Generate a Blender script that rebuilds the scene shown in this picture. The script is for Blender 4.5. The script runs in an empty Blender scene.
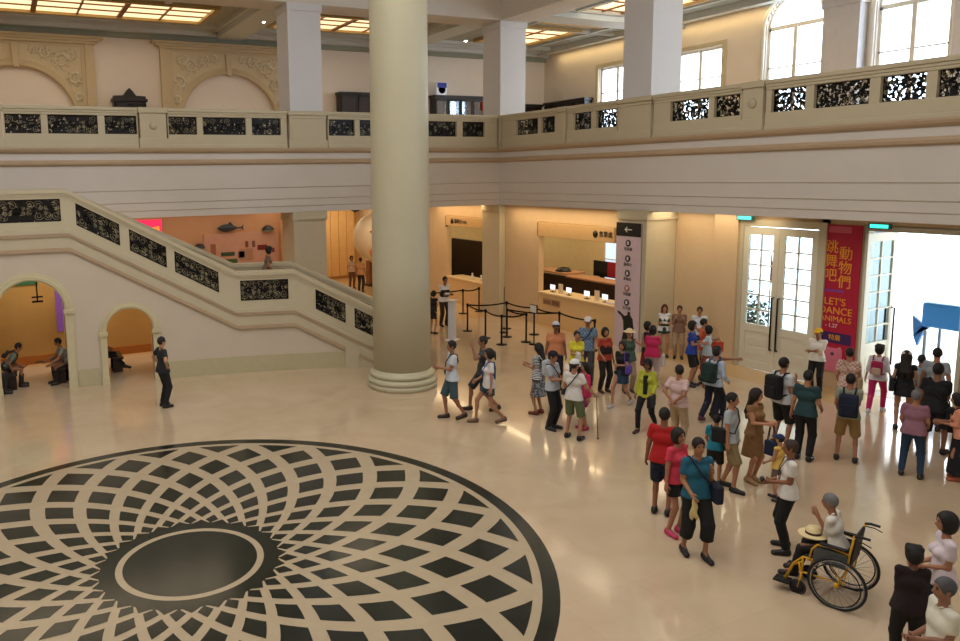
import bpy, bmesh, math, random
import numpy as np
from mathutils import Vector, Matrix
random.seed(7)
PI = math.pi
SC = bpy.context.scene
COL = SC.collection

# ------------------------------------------------------------------ camera, world, light, exposure
cam_d = bpy.data.cameras.new('camera'); cam = bpy.data.objects.new('camera', cam_d); COL.objects.link(cam)
SC.camera = cam
CAM = Vector((-16.68, -23.84, 5.3)); YAW, PITCH, ROLL = 0.4459, 0.1331, -0.0169
fw = Vector((math.sin(YAW)*math.cos(PITCH), math.cos(YAW)*math.cos(PITCH), -math.sin(PITCH)))
rt = Vector((math.cos(YAW), -math.sin(YAW), 0)); up = rt.cross(fw)
rt2 = rt*math.cos(ROLL)+up*math.sin(ROLL); up2 = -rt*math.sin(ROLL)+up*math.cos(ROLL)
M = Matrix((rt2, up2, -fw)).transposed().to_4x4(); M.translation = CAM
cam.matrix_world = M
cam_d.sensor_width = 36; cam_d.lens = 769.9/960*36
cam_d.shift_x = (480-372.35)/960; cam_d.shift_y = -(320.5-278.98)/960
cam_d.clip_end = 300

w = bpy.data.worlds.new('sky'); SC.world = w; w.use_nodes = True
bg = w.node_tree.nodes['Background']; bg.inputs[0].default_value = (.80, .90, 1.0, 1); bg.inputs[1].default_value = 9.0

def area(name, loc, sx, sy, power, color=(1, 1, 1), rot=(0, 0, 0), spread=PI):
    d = bpy.data.lights.new(name, 'AREA'); d.shape = 'RECTANGLE'; d.size = sx; d.size_y = sy
    d.energy = power; d.color = color; d.spread = spread
    o = bpy.data.objects.new(name, d); COL.objects.link(o); o.location = loc; o.rotation_euler = rot
    return o
area('skylight_daylight', (-14.6, -14.5, 13.9), 16, 15, 1150, (1.0, .97, .95))
SC.view_settings.view_transform = 'Standard'; SC.view_settings.look = 'None'
SC.view_settings.exposure = -0.24; SC.view_settings.gamma = 1; SC.view_settings.use_curve_mapping = False

# ------------------------------------------------------------------ helpers
def lin(h):
    h = h.lstrip('#'); c = [int(h[i:i+2], 16)/255 for i in (0, 2, 4)]
    return tuple(x/12.92 if x <= .04045 else ((x+.055)/1.055)**2.4 for x in c)
MATS = {}
def mat(h, rough=.6, metal=0, var=.08, scale=6, emis=0, coat=0):
    key = ('m', h, rough, metal, var, scale, emis, coat)
    if key in MATS: return MATS[key]
    m = bpy.data.materials.new('surface_'+h); m.use_nodes = True; nt = m.node_tree; b = nt.nodes['Principled BSDF']
    c = lin(h); b.inputs['Roughness'].default_value = rough; b.inputs['Metallic'].default_value = metal
    b.inputs['Coat Weight'].default_value = coat
    if var > 0:
        tc = nt.nodes.new('ShaderNodeTexCoord'); n = nt.nodes.new('ShaderNodeTexNoise'); n.inputs['Scale'].default_value = scale; n.inputs['Detail'].default_value = 4
        nt.links.new(tc.outputs['Object'], n.inputs['Vector'])
        mx = nt.nodes.new('ShaderNodeMix'); mx.data_type = 'RGBA'
        mx.inputs['A'].default_value = tuple(x*(1-var) for x in c)+(1,); mx.inputs['B'].default_value = tuple(min(1, x*(1+var)) for x in c)+(1,)
        nt.links.new(n.outputs['Fac'], mx.inputs['Factor']); nt.links.new(mx.outputs['Result'], b.inputs['Base Color'])
    else: b.inputs['Base Color'].default_value = c+(1,)
    if emis:
        b.inputs['Emission Color'].default_value = c+(1,); b.inputs['Emission Strength'].default_value = emis
    MATS[key] = m; return m
def cloth(spec):
    """spec: hex, or ('stripe', hex, hex, freq), or ('check', hex, hex, freq), or ('print', hex, hex, scale)"""
    if isinstance(spec, str): return mat(spec, .85, var=.14, scale=14)
    if spec in MATS: return MATS[spec]
    kind, a, c2, f = spec
    m = bpy.data.materials.new('cloth_'+kind); m.use_nodes = True; nt = m.node_tree; b = nt.nodes['Principled BSDF']; b.inputs['Roughness'].default_value = .85
    tc = nt.nodes.new('ShaderNodeTexCoord'); mx = nt.nodes.new('ShaderNodeMix'); mx.data_type = 'RGBA'
    mx.inputs['A'].default_value = lin(a)+(1,); mx.inputs['B'].default_value = lin(c2)+(1,)
    rampn = nt.nodes.new('ShaderNodeMath'); rampn.operation = 'GREATER_THAN'; rampn.inputs[1].default_value = .5
    if kind == 'stripe':
        t = nt.nodes.new('ShaderNodeTexWave'); t.bands_direction = 'Z'; t.inputs['Scale'].default_value = f; t.inputs['Distortion'].default_value = .6
    elif kind == 'check':
        t = nt.nodes.new('ShaderNodeTexChecker'); t.inputs['Scale'].default_value = f
    else:
        t = nt.nodes.new('ShaderNodeTexNoise'); t.inputs['Scale'].default_value = f; t.inputs['Detail'].default_value = 1
    nt.links.new(tc.outputs['Object'], t.inputs['Vector']); nt.links.new(t.outputs['Fac'], rampn.inputs[0])
    nt.links.new(rampn.outputs[0], mx.inputs['Factor']); nt.links.new(mx.outputs['Result'], b.inputs['Base Color'])
    MATS[spec] = m; return m
def glass(name, tint, alpha):
    if name in MATS: return MATS[name]
    m = bpy.data.materials.new(name); m.use_nodes = True; nt = m.node_tree; nt.nodes.clear()
    out = nt.nodes.new('ShaderNodeOutputMaterial'); t = nt.nodes.new('ShaderNodeBsdfTransparent'); t.inputs[0].default_value = tint+(1,)
    g = nt.nodes.new('ShaderNodeBsdfGlossy'); g.inputs['Roughness'].default_value = .05; mx = nt.nodes.new('ShaderNodeMixShader'); mx.inputs[0].default_value = alpha
    nt.links.new(t.outputs[0], mx.inputs[1]); nt.links.new(g.outputs[0], mx.inputs[2]); nt.links.new(mx.outputs[0], out.inputs[0])
    MATS[name] = m; return m

def empty(name, loc=(0, 0, 0), rz=0, label=None, cat=None, group=None, kind=None):
    o = bpy.data.objects.new(name, None); COL.objects.link(o); o.location = loc; o.rotation_euler = (0, 0, rz); o.empty_display_size = .1
    tag(o, label, cat, group, kind); return o
def tag(o, label=None, cat=None, group=None, kind=None):
    if label: o['label'] = label
    if cat: o['category'] = cat
    if group: o['group'] = group
    if kind: o['kind'] = kind
    return o
def copy_tree(o, parent=None):
    c = o.copy(); COL.objects.link(c)
    if parent: c.parent = parent
    for ch in o.children: copy_tree(ch, c)
    return c
class MB:
    """collects raw geometry of ONE mesh object"""
    def __init__(s): s.v = []; s.f = []; s.mi = []; s.sm = []
    def add(s, vs, fs, mi=0, smooth=False):
        n = len(s.v); s.v += [tuple(p) for p in vs]; s.f += [tuple(n+i for i in f) for f in fs]; s.mi += [mi]*len(fs); s.sm += [smooth]*len(fs); return s
    def box(s, x0, x1, y0, y1, z0, z1, mi=0):
        x0, x1 = sorted((x0, x1)); y0, y1 = sorted((y0, y1)); z0, z1 = sorted((z0, z1))
        return s.add([(x0,y0,z0),(x1,y0,z0),(x1,y1,z0),(x0,y1,z0),(x0,y0,z1),(x1,y0,z1),(x1,y1,z1),(x0,y1,z1)],
                     [(0,3,2,1),(4,5,6,7),(0,1,5,4),(1,2,6,5),(2,3,7,6),(3,0,4,7)], mi)
    def lathe(s, prof, n=32, c=(0, 0, 0), mi=0, axis='z', smooth=True):
        vs = []; fs = []; k = len(prof)
        for i in range(n):
            a = 2*PI*i/n; ca, sa = math.cos(a), math.sin(a)
            for r, z in prof:
                p = (r*ca, r*sa, z)
                if axis == 'x': p = (z, r*ca, r*sa)
                if axis == 'y': p = (r*sa, z, r*ca)
                vs.append((p[0]+c[0], p[1]+c[1], p[2]+c[2]))
        for i in range(n):
            j = (i+1) % n
            for q in range(k-1): fs.append((i*k+q, j*k+q, j*k+q+1, i*k+q+1))
        if prof[0][0] > 1e-6: fs.append(tuple(i*k for i in range(n))[::-1])
        if prof[-1][0] > 1e-6: fs.append(tuple(i*k+k-1 for i in range(n)))
        s.add(vs, fs, mi, smooth); return s
    def tube(s, pts, r, n=8, mi=0, closed=False, smooth=True, r2=None):
        pts = [Vector(p) for p in pts]; vs = []; fs = []; N = len(pts); prev = None
        for i, p in enumerate(pts):
            if closed: t = pts[(i+1) % N]-pts[i-1]
            else: t = pts[min(i+1, N-1)]-pts[max(i-1, 0)]
            t.normalize()
            if prev is None: a = t.orthogonal().normalized()
            else:
                a = prev-t*prev.dot(t)
                a = a.normalized() if a.length > 1e-6 else t.orthogonal().normalized()
            prev = a; b = t.cross(a); rr = r if r2 is None else r+(r2-r)*i/(N-1)
            for j in range(n):
                an = 2*PI*j/n; vs.append(p+(a*math.cos(an)+b*math.sin(an))*rr)
        for i in range(N if closed else N-1):
            for j in range(n):
                q = (i+1) % N
                fs.append((i*n+j, i*n+(j+1) % n, q*n+(j+1) % n, q*n+j))
        if not closed: fs.append(tuple(range(n))[::-1]); fs.append(tuple((N-1)*n+j for j in range(n)))
        s.add(vs, fs, mi, smooth); return s
    def prism(s, poly, ax, a0, a1, mi=0):
        """extrude a 2-D polygon along axis ax ('x': poly=(y,z); 'y': poly=(x,z); 'z': poly=(x,y))"""
        n = len(poly)
        def P(u, v, t): return (t, u, v) if ax == 'x' else ((u, t, v) if ax == 'y' else (u, v, t))
        vs = [P(u, v, a0) for u, v in poly]+[P(u, v, a1) for u, v in poly]
        fs = [tuple(range(n)), tuple(range(n, 2*n))[::-1]]+[(i, i+n, (i+1) % n+n, (i+1) % n) for i in range(n)]
        return s.add(vs, fs, mi)
    def build(s, name, mats, parent=None, bevel=0):
        me = bpy.data.meshes.new(name); me.from_pydata(s.v, [], s.f)
        if not isinstance(mats, (list, tuple)): mats = [mats]
        for m in mats: me.materials.append(m)
        me.polygons.foreach_set('material_index', s.mi); me.polygons.foreach_set('use_smooth', s.sm); me.update()
        bm = bmesh.new(); bm.from_mesh(me); bmesh.ops.recalc_face_normals(bm, faces=bm.faces); bm.to_mesh(me); bm.free()
        o = bpy.data.objects.new(name, me); COL.objects.link(o)
        if parent: o.parent = parent
        if bevel:
            b = o.modifiers.new('bevel', 'BEVEL'); b.width = bevel; b.segments = 2; b.limit_method = 'ANGLE'
        return o
def struct(name, mb, m, bevel=0): return tag(mb.build(name, m, None, bevel), kind='structure')
def text_mesh(txt, size, m, parent, mtx, name='lettering', depth=.004, align='CENTER'):
    cu = bpy.data.curves.new(name, 'FONT'); cu.body = txt; cu.size = size; cu.extrude = depth; cu.align_x = align; cu.align_y = 'CENTER'
    t = bpy.data.objects.new(name, cu); COL.objects.link(t); dg = bpy.context.evaluated_depsgraph_get()
    me = bpy.data.meshes.new_from_object(t.evaluated_get(dg)); bpy.data.objects.remove(t); bpy.data.curves.remove(cu)
    me.transform(mtx); me.materials.clear(); me.materials.append(m)
    o = bpy.data.objects.new(name, me); COL.objects.link(o); o.parent = parent; return o
# matrices for flat signs: on a plane facing -X (text runs towards -Y), and facing -Y (text runs towards +X)
def face_negx(x, y, z): return Matrix(((0, 0, -1, x), (-1, 0, 0, y), (0, 1, 0, z), (0, 0, 0, 1)))
def face_negy(x, y, z): return Matrix(((1, 0, 0, x), (0, 0, -1, y), (0, 1, 0, z), (0, 0, 0, 1)))

# ------------------------------------------------------------------ materials
def marble(name, c1, c2, rough, scale=.9, tile=1.2):
    m = bpy.data.materials.new(name); m.use_nodes = True; nt = m.node_tree; b = nt.nodes['Principled BSDF']
    tc = nt.nodes.new('ShaderNodeTexCoord'); n = nt.nodes.new('ShaderNodeTexNoise'); n.inputs['Scale'].default_value = scale; n.inputs['Detail'].default_value = 7; n.inputs['Distortion'].default_value = 1.2
    br = nt.nodes.new('ShaderNodeTexBrick'); br.offset = 0; br.inputs['Scale'].default_value = 1.0
    br.inputs['Brick Width'].default_value = tile; br.inputs['Row Height'].default_value = tile; br.inputs['Mortar Size'].default_value = .006; br.inputs['Mortar'].default_value = (.93, .92, .9, 1)
    br.inputs['Color1'].default_value = (1, 1, 1, 1); br.inputs['Color2'].default_value = (.97, .97, .97, 1)
    nt.links.new(tc.outputs['Object'], n.inputs['Vector']); nt.links.new(tc.outputs['Object'], br.inputs['Vector'])
    mx = nt.nodes.new('ShaderNodeMix'); mx.data_type = 'RGBA'; mx.inputs['A'].default_value = lin(c1)+(1,); mx.inputs['B'].default_value = lin(c2)+(1,)
    mu = nt.nodes.new('ShaderNodeMix'); mu.data_type = 'RGBA'; mu.blend_type = 'MULTIPLY'; mu.inputs['Factor'].default_value = 1
    nt.links.new(n.outputs['Fac'], mx.inputs['Factor']); nt.links.new(mx.outputs['Result'], mu.inputs['A']); nt.links.new(br.outputs['Color'], mu.inputs['B'])
    nt.links.new(mu.outputs['Result'], b.inputs['Base Color']); b.inputs['Roughness'].default_value = rough; b.inputs['Coat Weight'].default_value = .35; b.inputs['Coat Roughness'].default_value = .05
    return m
FLOOR = marble('polished_marble', 'D9C5A8', 'C4AB8C', .13)
FLOOR2 = marble('honey_stone', 'D9B988', 'C6A270', .2)
WALLW = mat('DAD4CC', .7, var=.04, scale=1.5)     # plaster, warm white
FASC = mat('D6D0C8', .65, var=.04, scale=1.2)
TRIM = mat('C8BEA2', .55, var=.05, scale=3)
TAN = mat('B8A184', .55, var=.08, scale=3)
BEIGE = mat('D3B892', .6, var=.08, scale=2)
COLM = mat('C4BEA2', .42, var=.05, scale=1.2)
IRON = mat('0C0D10', .4, .6, var=.1, scale=30)
GOLDI = mat('A9A081', .4, .3, var=.3, scale=30)
DWOOD = mat('2A1A14', .45, var=.2, scale=8)
PANE = glass('window_glass', (.93, .97, 1), .06)
def openwork(name, thr, scale=17):
    m = bpy.data.materials.new(name); m.use_nodes = True; nt = m.node_tree; b = nt.nodes['Principled BSDF']; b.inputs['Base Color'].default_value = (.008, .009, .012, 1); b.inputs['Roughness'].default_value = .4
    tc = nt.nodes.new('ShaderNodeTexCoord'); v = nt.nodes.new('ShaderNodeTexNoise'); v.inputs['Scale'].default_value = scale; v.inputs['Detail'].default_value = 1.5; g = nt.nodes.new('ShaderNodeMath'); g.operation = 'LESS_THAN'; g.inputs[1].default_value = thr
    nt.links.new(tc.outputs['Object'], v.inputs['Vector']); nt.links.new(v.outputs['Fac'], g.inputs[0]); nt.links.new(g.outputs[0], b.inputs['Alpha']); return m
SMOKE = openwork('dense_ironwork', .64, 12); LACE = openwork('open_ironwork', .545, 12)
WHITEP = mat('E8E6DF', .5, var=.03)

# ------------------------------------------------------------------ structure
struct('floor', MB().box(-29.3, 0, -27.1, 0, -.1, 0), FLOOR)
b = MB().box(0, 1.45, -27.1, 13.5, -.1, 0); b.box(1.45, 4.6, -6.4, 13.5, -.1, 0); b.box(-29.3, 0, 0, 13.5, -.1, 0); struct('floor_gallery_side', b, FLOOR2)
b = MB().box(1.45, 60, -60, -6.4, -.1, -.01); b.box(4.6, 60, -6.4, 40, -.1, -.01); struct('floor_outside', b, mat('E6E6E4', .6))
# entablature extruded along the L of the two facades; o = offset towards the hall
def ell(prof, name, m, x0=-29.3, y0=-27.1):
    n = len(prof); vs = []
    for o, z in prof: vs.append((x0, -o, z))
    for o, z in prof: vs.append((-o, -o, z))
    for o, z in prof: vs.append((-o, y0, z))
    fs = []
    for k in (0, n):
        for i in range(n): j = (i+1) % n; fs.append((k+i, k+j, k+n+j, k+n+i))
    return struct(name, MB().add(vs, fs), m)
ell([(-1.2, 6.23), (.0, 6.23), (.02, 5.76), (0, 5.74), (0, 4.99), (-.03, 4.96), (-.03, 4.62), (-.06, 4.59), (-.06, 4.38), (-.09, 4.35), (-.09, 4.16), (-1.1, 4.16)], 'trim_1', FASC)
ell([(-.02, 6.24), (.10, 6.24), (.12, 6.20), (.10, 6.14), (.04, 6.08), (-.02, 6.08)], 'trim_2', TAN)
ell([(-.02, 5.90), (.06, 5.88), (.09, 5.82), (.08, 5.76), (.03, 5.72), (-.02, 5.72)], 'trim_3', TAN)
ell([(-1.3, 14.0), (.0, 14.0), (.0, 12.2), (.12, 12.1), (.05, 11.9), (.0, 11.2), (-.03, 10.78), (-1.3, 10.78)], 'trim_4', WALLW)
# gallery slab (its underside is the ground-floor ceiling)
b = MB().box(-29.3, 9.2, 1.2, 9.2, 5.9, 6.22); b.box(1.2, 9.2, -27.1, 1.2, 5.9, 6.22); struct('floor_gallery', b, FLOOR2)
b = MB().box(-29.3, 9.2, .6, 13.5, 4.2, 4.34); b.box(.6, 9.2, -27.1, .6, 4.2, 4.34); struct('ceiling_ground', b, mat('D9C6A6', .7))
# upper outer walls
def wall_with_holes_x(name, X, t, y0, y1, z0, z1, holes, m):
    """wall on plane X..X+t, holes: list of (yc, halfwidth, zs, ztop, arched)"""
    ys = sorted({y0, y1} | {v for h in holes for v in np.round(np.linspace(h[0]-h[1], h[0]+h[1], 25 if h[4] else 2), 4)})
    b = MB()
    for a, c in zip(ys[:-1], ys[1:]):
        mid = (a+c)/2; h = next((h for h in holes if abs(mid-h[0]) < h[1]), None)
        if not h: b.box(X, X+t, a, c, z0, z1)
        else:
            if h[2] > z0: b.box(X, X+t, a, c, z0, h[2])
            top = h[3]+math.sqrt(max(0, h[1]**2-(mid-h[0])**2)) if h[4] else h[3]
            if top < z1: b.box(X, X+t, a, c, top, z1)
    return struct(name, b, m)
WIN = [(3.95, 1.12, 7.0, 10.12, 0), (-.72, 1.12, 7.0, 10.12, 0), (-4.85, 1.1, 7.0, 10.4, 1), (-8.85, 1.1, 7.0, 10.4, 1), (-12.9, 1.1, 7, 10.4, 1)]
UW = mat('E2D8CE', .7, var=.03, scale=1.5)
wall_with_holes_x('wall_right_upper', 9.2, .35, -27.1, 9.5, 6.22, 12, WIN, UW)
struct('wall_back_upper', MB().box(-29.3, 9.2, 9.2, 9.5, 6.22, 12), UW)
for i, (yc, hw, zs, zt, arch) in enumerate(WIN):
    f = MB(); X = 9.3
    f.box(X, X+.08, yc-hw, yc-hw+.1, zs, zt); f.box(X, X+.08, yc+hw-.1, yc+hw, zs, zt); f.box(X-.03, X+.1, yc-.07, yc+.07, zs, zt)
    f.box(X, X+.08, yc-hw, yc+hw, zt-.09, zt+.06); f.box(X, X+.08, yc-hw, yc+hw, zs, zs+.08); f.box(X, X+.08, yc-hw, yc+hw, 8.95, 9.0); f.box(X, X+.08, yc-hw, yc+hw, 8.0, 8.05)
    if arch:
        pts = [(X+.04, yc+(hw-.03)*math.cos(a), zt+(hw-.03)*math.sin(a)) for a in np.linspace(0, PI, 25)]; f.tube(pts, .045, 4)
    # architrave on the room side
    if arch:
        ap = [(9.16, yc-hw-.1, zs)]+[(9.16, yc-(hw+.1)*math.cos(a), zt+(hw+.1)*math.sin(a)) for a in np.linspace(0, PI, 25)]+[(9.16, yc+hw+.1, zs)]
        f.tube(ap, .09, 4)
    else:
        f.box(9.12, 9.2, yc-hw-.2, yc-hw-.02, zs, zt+.02, 1); f.box(9.12, 9.2, yc+hw+.02, yc+hw+.2, zs, zt+.02, 1); f.box(9.12, 9.2, yc-hw-.2, yc+hw+.2, zt+.02, zt+.2, 1)
    wn = struct('window_%d' % (i+1), f, [WHITEP, TRIM])
    p = MB(); poly = [(yc-hw, zs), (yc+hw, zs)]+([(yc+hw*math.cos(a), zt+hw*math.sin(a)) for a in np.linspace(0, PI, 25)] if arch else [(yc+hw, zt), (yc-hw, zt)])
    p.prism(poly, 'x', 9.36, 9.37); p.build('pane', PANE, wn)
for i, y in enumerate((-6.85, -10.87)):
    b = MB().box(8.75, 9.2, y-.62, y+.62, 6.22, 10.6); b.box(8.7, 9.2, y-.67, y+.67, 10.6, 10.9); struct('trim_%d' % (5+i), b, mat('CBC8CC', .6))
# gallery ceiling with beams
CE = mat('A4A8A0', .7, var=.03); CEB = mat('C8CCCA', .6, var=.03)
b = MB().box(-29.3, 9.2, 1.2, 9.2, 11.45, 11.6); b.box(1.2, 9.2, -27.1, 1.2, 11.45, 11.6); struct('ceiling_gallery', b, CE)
b = MB()
for x in (-22, -7.5, .6): b.box(x-.55, x+.55, 1.2, 9.2, 11.1, 11.45); b.box(x-.75, x+.75, 1.2, 9.2, 11.3, 11.45)
for y in (-20.6, -13.4, -6.7, .6): b.box(1.2, 9.2, y-.55, y+.55, 11.1, 11.45); b.box(1.2, 9.2, y-.75, y+.75, 11.3, 11.45)
for x in (-18.3, -11, -3.4): b.box(x-.12, x+.12, 1.2, 4.0, 11.3, 11.45)
b.box(-29.3, 9.2, 8.75, 9.2, 11.15, 11.45); b.box(-29.3, 9.2, 8.5, 9.2, 11.3, 11.45); b.box(-29.3, 1.2, 1.2, 1.6, 11.2, 11.45)
b.box(8.4, 8.8, -27.1, 9.2, 11.2, 11.45); b.box(1.2, 1.6, -27.1, 1.2, 11.2, 11.45)
b.box(-29.3, 9.2, 7.7, 7.85, 11.3, 11.45); b.box(-29.3, 9.2, 3.3, 3.45, 11.3, 11.45); b.box(3.3, 3.45, -27, 3.3, 11.3, 11.45); b.box(7.0, 7.15, -27, 7.7, 11.3, 11.45)
struct('trim_7', b, CEB)
# hall shell behind and above the camera
b = MB().box(-29.6, -29.3, -27.4, 13.5, 0, 14); struct('wall_left', b, WALLW)
b = MB().box(-29.3, 1.2, -27.4, -27.1, 0, 14); struct('wall_near', b, WALLW)
b = MB(); b.box(-29.6, -23, -27.4, 1.3, 14, 14.3); b.box(-6.3, 1.3, -27.4, 1.3, 14, 14.3); b.box(-23, -6.3, -27.4, -22.5, 14, 14.3); b.box(-23, -6.3, -6.5, 1.3, 14, 14.3)
struct('ceiling', b, WALLW)
b = MB().box(-23, -6.3, -22.5, -6.5, 14.1, 14.2); struct('window_9', b, mat('F4F1EC', .5, var=0, emis=.9))
# ground-floor walls
b = MB(); X0, X1 = .28, .5
b.box(X0, X1, -6.14, -5.8, 0, 4.2); b.box(X0, X1, -5.8, -2.0, 3.62, 4.2); b.box(X0, X1, -2.0, 0, 0, 4.2)
b.box(X0, X1, 1.2, 1.3, 0, 4.2); b.box(X0, X1, 1.3, 4.25, 3.6, 4.2); b.box(X0, X1, 4.25, 13.5, 0, 4.2)
struct('wall_desk', b, BEIGE)
b = MB(); b.box(1.2, 1.5, -9.5, -7.2, 0, 4.2); b.box(1.2, 1.5, -9.5, -11.95, 3.98, 4.2); b.box(1.2, 1.5, -12.78, -11.75, 0, 4.2)
b.box(1.2, 1.5, -14.95, -12.78, 3.98, 4.2); b.box(1.2, 1.5, -27.1, -14.95, 0, 4.2)
b.box(1.05, 1.2, -9.5, -8.75, 0, 4.2)
struct('wall_right', b, BEIGE)
b = MB(); b.box(4.4, 4.6, -6.4, 6, 0, 4.2); b.box(1.3, 4.4, -6.4, -6.2, 0, 4.2); b.box(.5, 4.4, 6, 6.2, 0, 4.2)
struct('wall_desk_room', b, mat('E0CDA0', .7))
struct('wall_added_backing', MB().box(1.5, 3.0, -12.45, -12.3, 0, 4.2), mat('7F94A4', .6))  # added behind the open door leaf so that its glass looks dark
struct('wall_back', MB().box(-29.3, .3, 13.2, 13.5, 0, 4.3), mat('D9A868', .6, var=.06, scale=2))
# ------------------------------------------------------------------ medallion inlaid in the floor
MX, MY = -14.65, -13.56
BLK = mat('1D231E', .16, var=.35, scale=5); LGT = mat('B8A78C', .2, var=.08, scale=5)
med = empty('floor_medallion', (MX, MY, 0), 0, 'round black and cream marble medallion of spiralling diamonds set in the floor', 'floor inlay')
def ringmesh(r0, r1, z, n=128):
    vs = []; fs = []
    for i in range(n):
        a = 2*PI*i/n
        for r, zz in ((r0, 0), (r0, z), (r1, z), (r1, 0)): vs.append((r*math.cos(a), r*math.sin(a), zz))
    for i in range(n):
        j = (i+1) % n
        for q in range(3): fs.append((i*4+q, j*4+q, j*4+q+1, i*4+q+1))
    return MB().add(vs, fs)
ringmesh(4.80, 5.02, .004).build('border_ring', BLK, med)
ringmesh(1.2, 4.80, .002).build('field', LGT, med)
b = MB(); n = 128
vs = [(0, 0, .006)]+[(.915*math.cos(2*PI*i/n), .915*math.sin(2*PI*i/n), .006) for i in range(n)]
b.add(vs, [(0, i+1, (i+1) % n+1) for i in range(n)]); b.build('centre_disc', BLK, med)
ringmesh(.915, 1.01, .005).build('light_ring', LGT, med)
ringmesh(1.01, 1.22, .004).build('dark_ring', BLK, med)
kr = [1.13, 1.33, 1.60, 1.96, 2.42, 2.99, 3.56, 4.13, 4.68, 5.2]
def rad(k):
    k += 1; i = max(0, min(len(kr)-2, int(math.floor(k)))); return kr[i]+(kr[i+1]-kr[i])*(k-i)
b = MB(); NS = 25; st = 2*PI/NS
for k in range(0, 8):
    for j in range(NS):
        th = math.radians(5.9)+(j+(.5 if k % 2 else 0))*st
        if k == 7: f = .68; cor = [(-f, 0), (0.02, f), (0.02, -f)]
        else: f = .66 if k else .6; cor = [(-f, 0), (0, f), (f, 0), (0, -f)]
        pts = []
        for q in range(len(cor)):
            a, c = cor[q], cor[(q+1) % len(cor)]
            for t in (0, .25, .5, .75):
                dk = a[0]+(c[0]-a[0])*t; dt = a[1]+(c[1]-a[1])*t; r = min(rad(k+dk), 4.68)
                pts.append((r*math.cos(th+dt*st/2), r*math.sin(th+dt*st/2), .005))
        b.add(pts, [tuple(range(len(pts)))])
# saw-tooth fringe round the dark ring
for j in range(NS):
    th = math.radians(5.9)+(j+.5)*st; pts = [(1.21*math.cos(th-.4*st), 1.21*math.sin(th-.4*st), .005), (1.33*math.cos(th), 1.33*math.sin(th), .005), (1.21*math.cos(th+.4*st), 1.21*math.sin(th+.4*st), .005)]
    b.add(pts, [(0, 1, 2)])
b.build('diamond_inlay', BLK, med)

# ------------------------------------------------------------------ round column and square pillars
c = empty('round_column', (-7.76, -6.86, 0), 0, 'tall smooth round cream column with ringed base rising beside the staircase', 'column')
MB().lathe([(.73, .44), (.725, 3), (.70, 9), (.68, 13.99)], 64).build('shaft', COLM, c)
pr = [(0, 0), (.88, 0), (.88, .13)]+[(.82+.07*math.cos(a), .20+.07*math.sin(a)) for a in np.linspace(-PI/2, PI/2, 8)]+[(.79, .28)]+[(.775+.055*math.cos(a), .345+.055*math.sin(a)) for a in np.linspace(-PI/2, PI/2, 8)]+[(.75, .42), (.73, .47)]
MB().lathe(pr, 64).build('base', COLM, c)
PILW = mat('D9D9DC', .55, var=.03, scale=1.5)
def pillar(x, y, label, capped=True):
    t = empty('square_pillar', (x, y, 0), 0, label, 'pillar', 'square gallery pillars')
    b = MB().box(.03, 1.17, .03, 1.17, 0, 4.18); b.box(0, 1.2, 0, 1.2, 3.98, 4.18); b.box(-.02, 1.22, -.02, 1.22, 3.9, 3.98); b.box(0, 1.2, 0, 1.2, 0, .35)
    b.build('lower_shaft', TRIM, t)
    b = MB().box(.04, 1.16, .04, 1.16, 7.4, 10.78); b.box(0, 1.2, 0, 1.2, 10.55, 10.78); b.box(.015, .1, .015, .1, 7.4, 10.6); b.build('upper_shaft', PILW, t, .01)
    b = MB().box(-.10, 1.3, -.10, 1.3, 7.28, 7.41); b.box(-.05, 1.25, -.05, 1.25, 7.18, 7.28); b.box(-.03, 1.23, -.03, 1.23, 6.24, 7.18); b.box(-.07, 1.27, -.07, 1.27, 6.24, 6.5); b.build('pedestal', TRIM, t, .01)
    return t
pillar(-8.12, 0, 'square pillar standing behind the stair landing, two carved arches to its left')
pillar(0, 0, 'square pillar at the inner corner where the two galleries meet')
pillar(0, -7.3, 'square pillar on the right side with the tall white direction banner on its foot')
pillar(-16.2, 0.0, 'square pillar at the far left hidden low behind the upper stairs').location.x = -22.0

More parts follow.
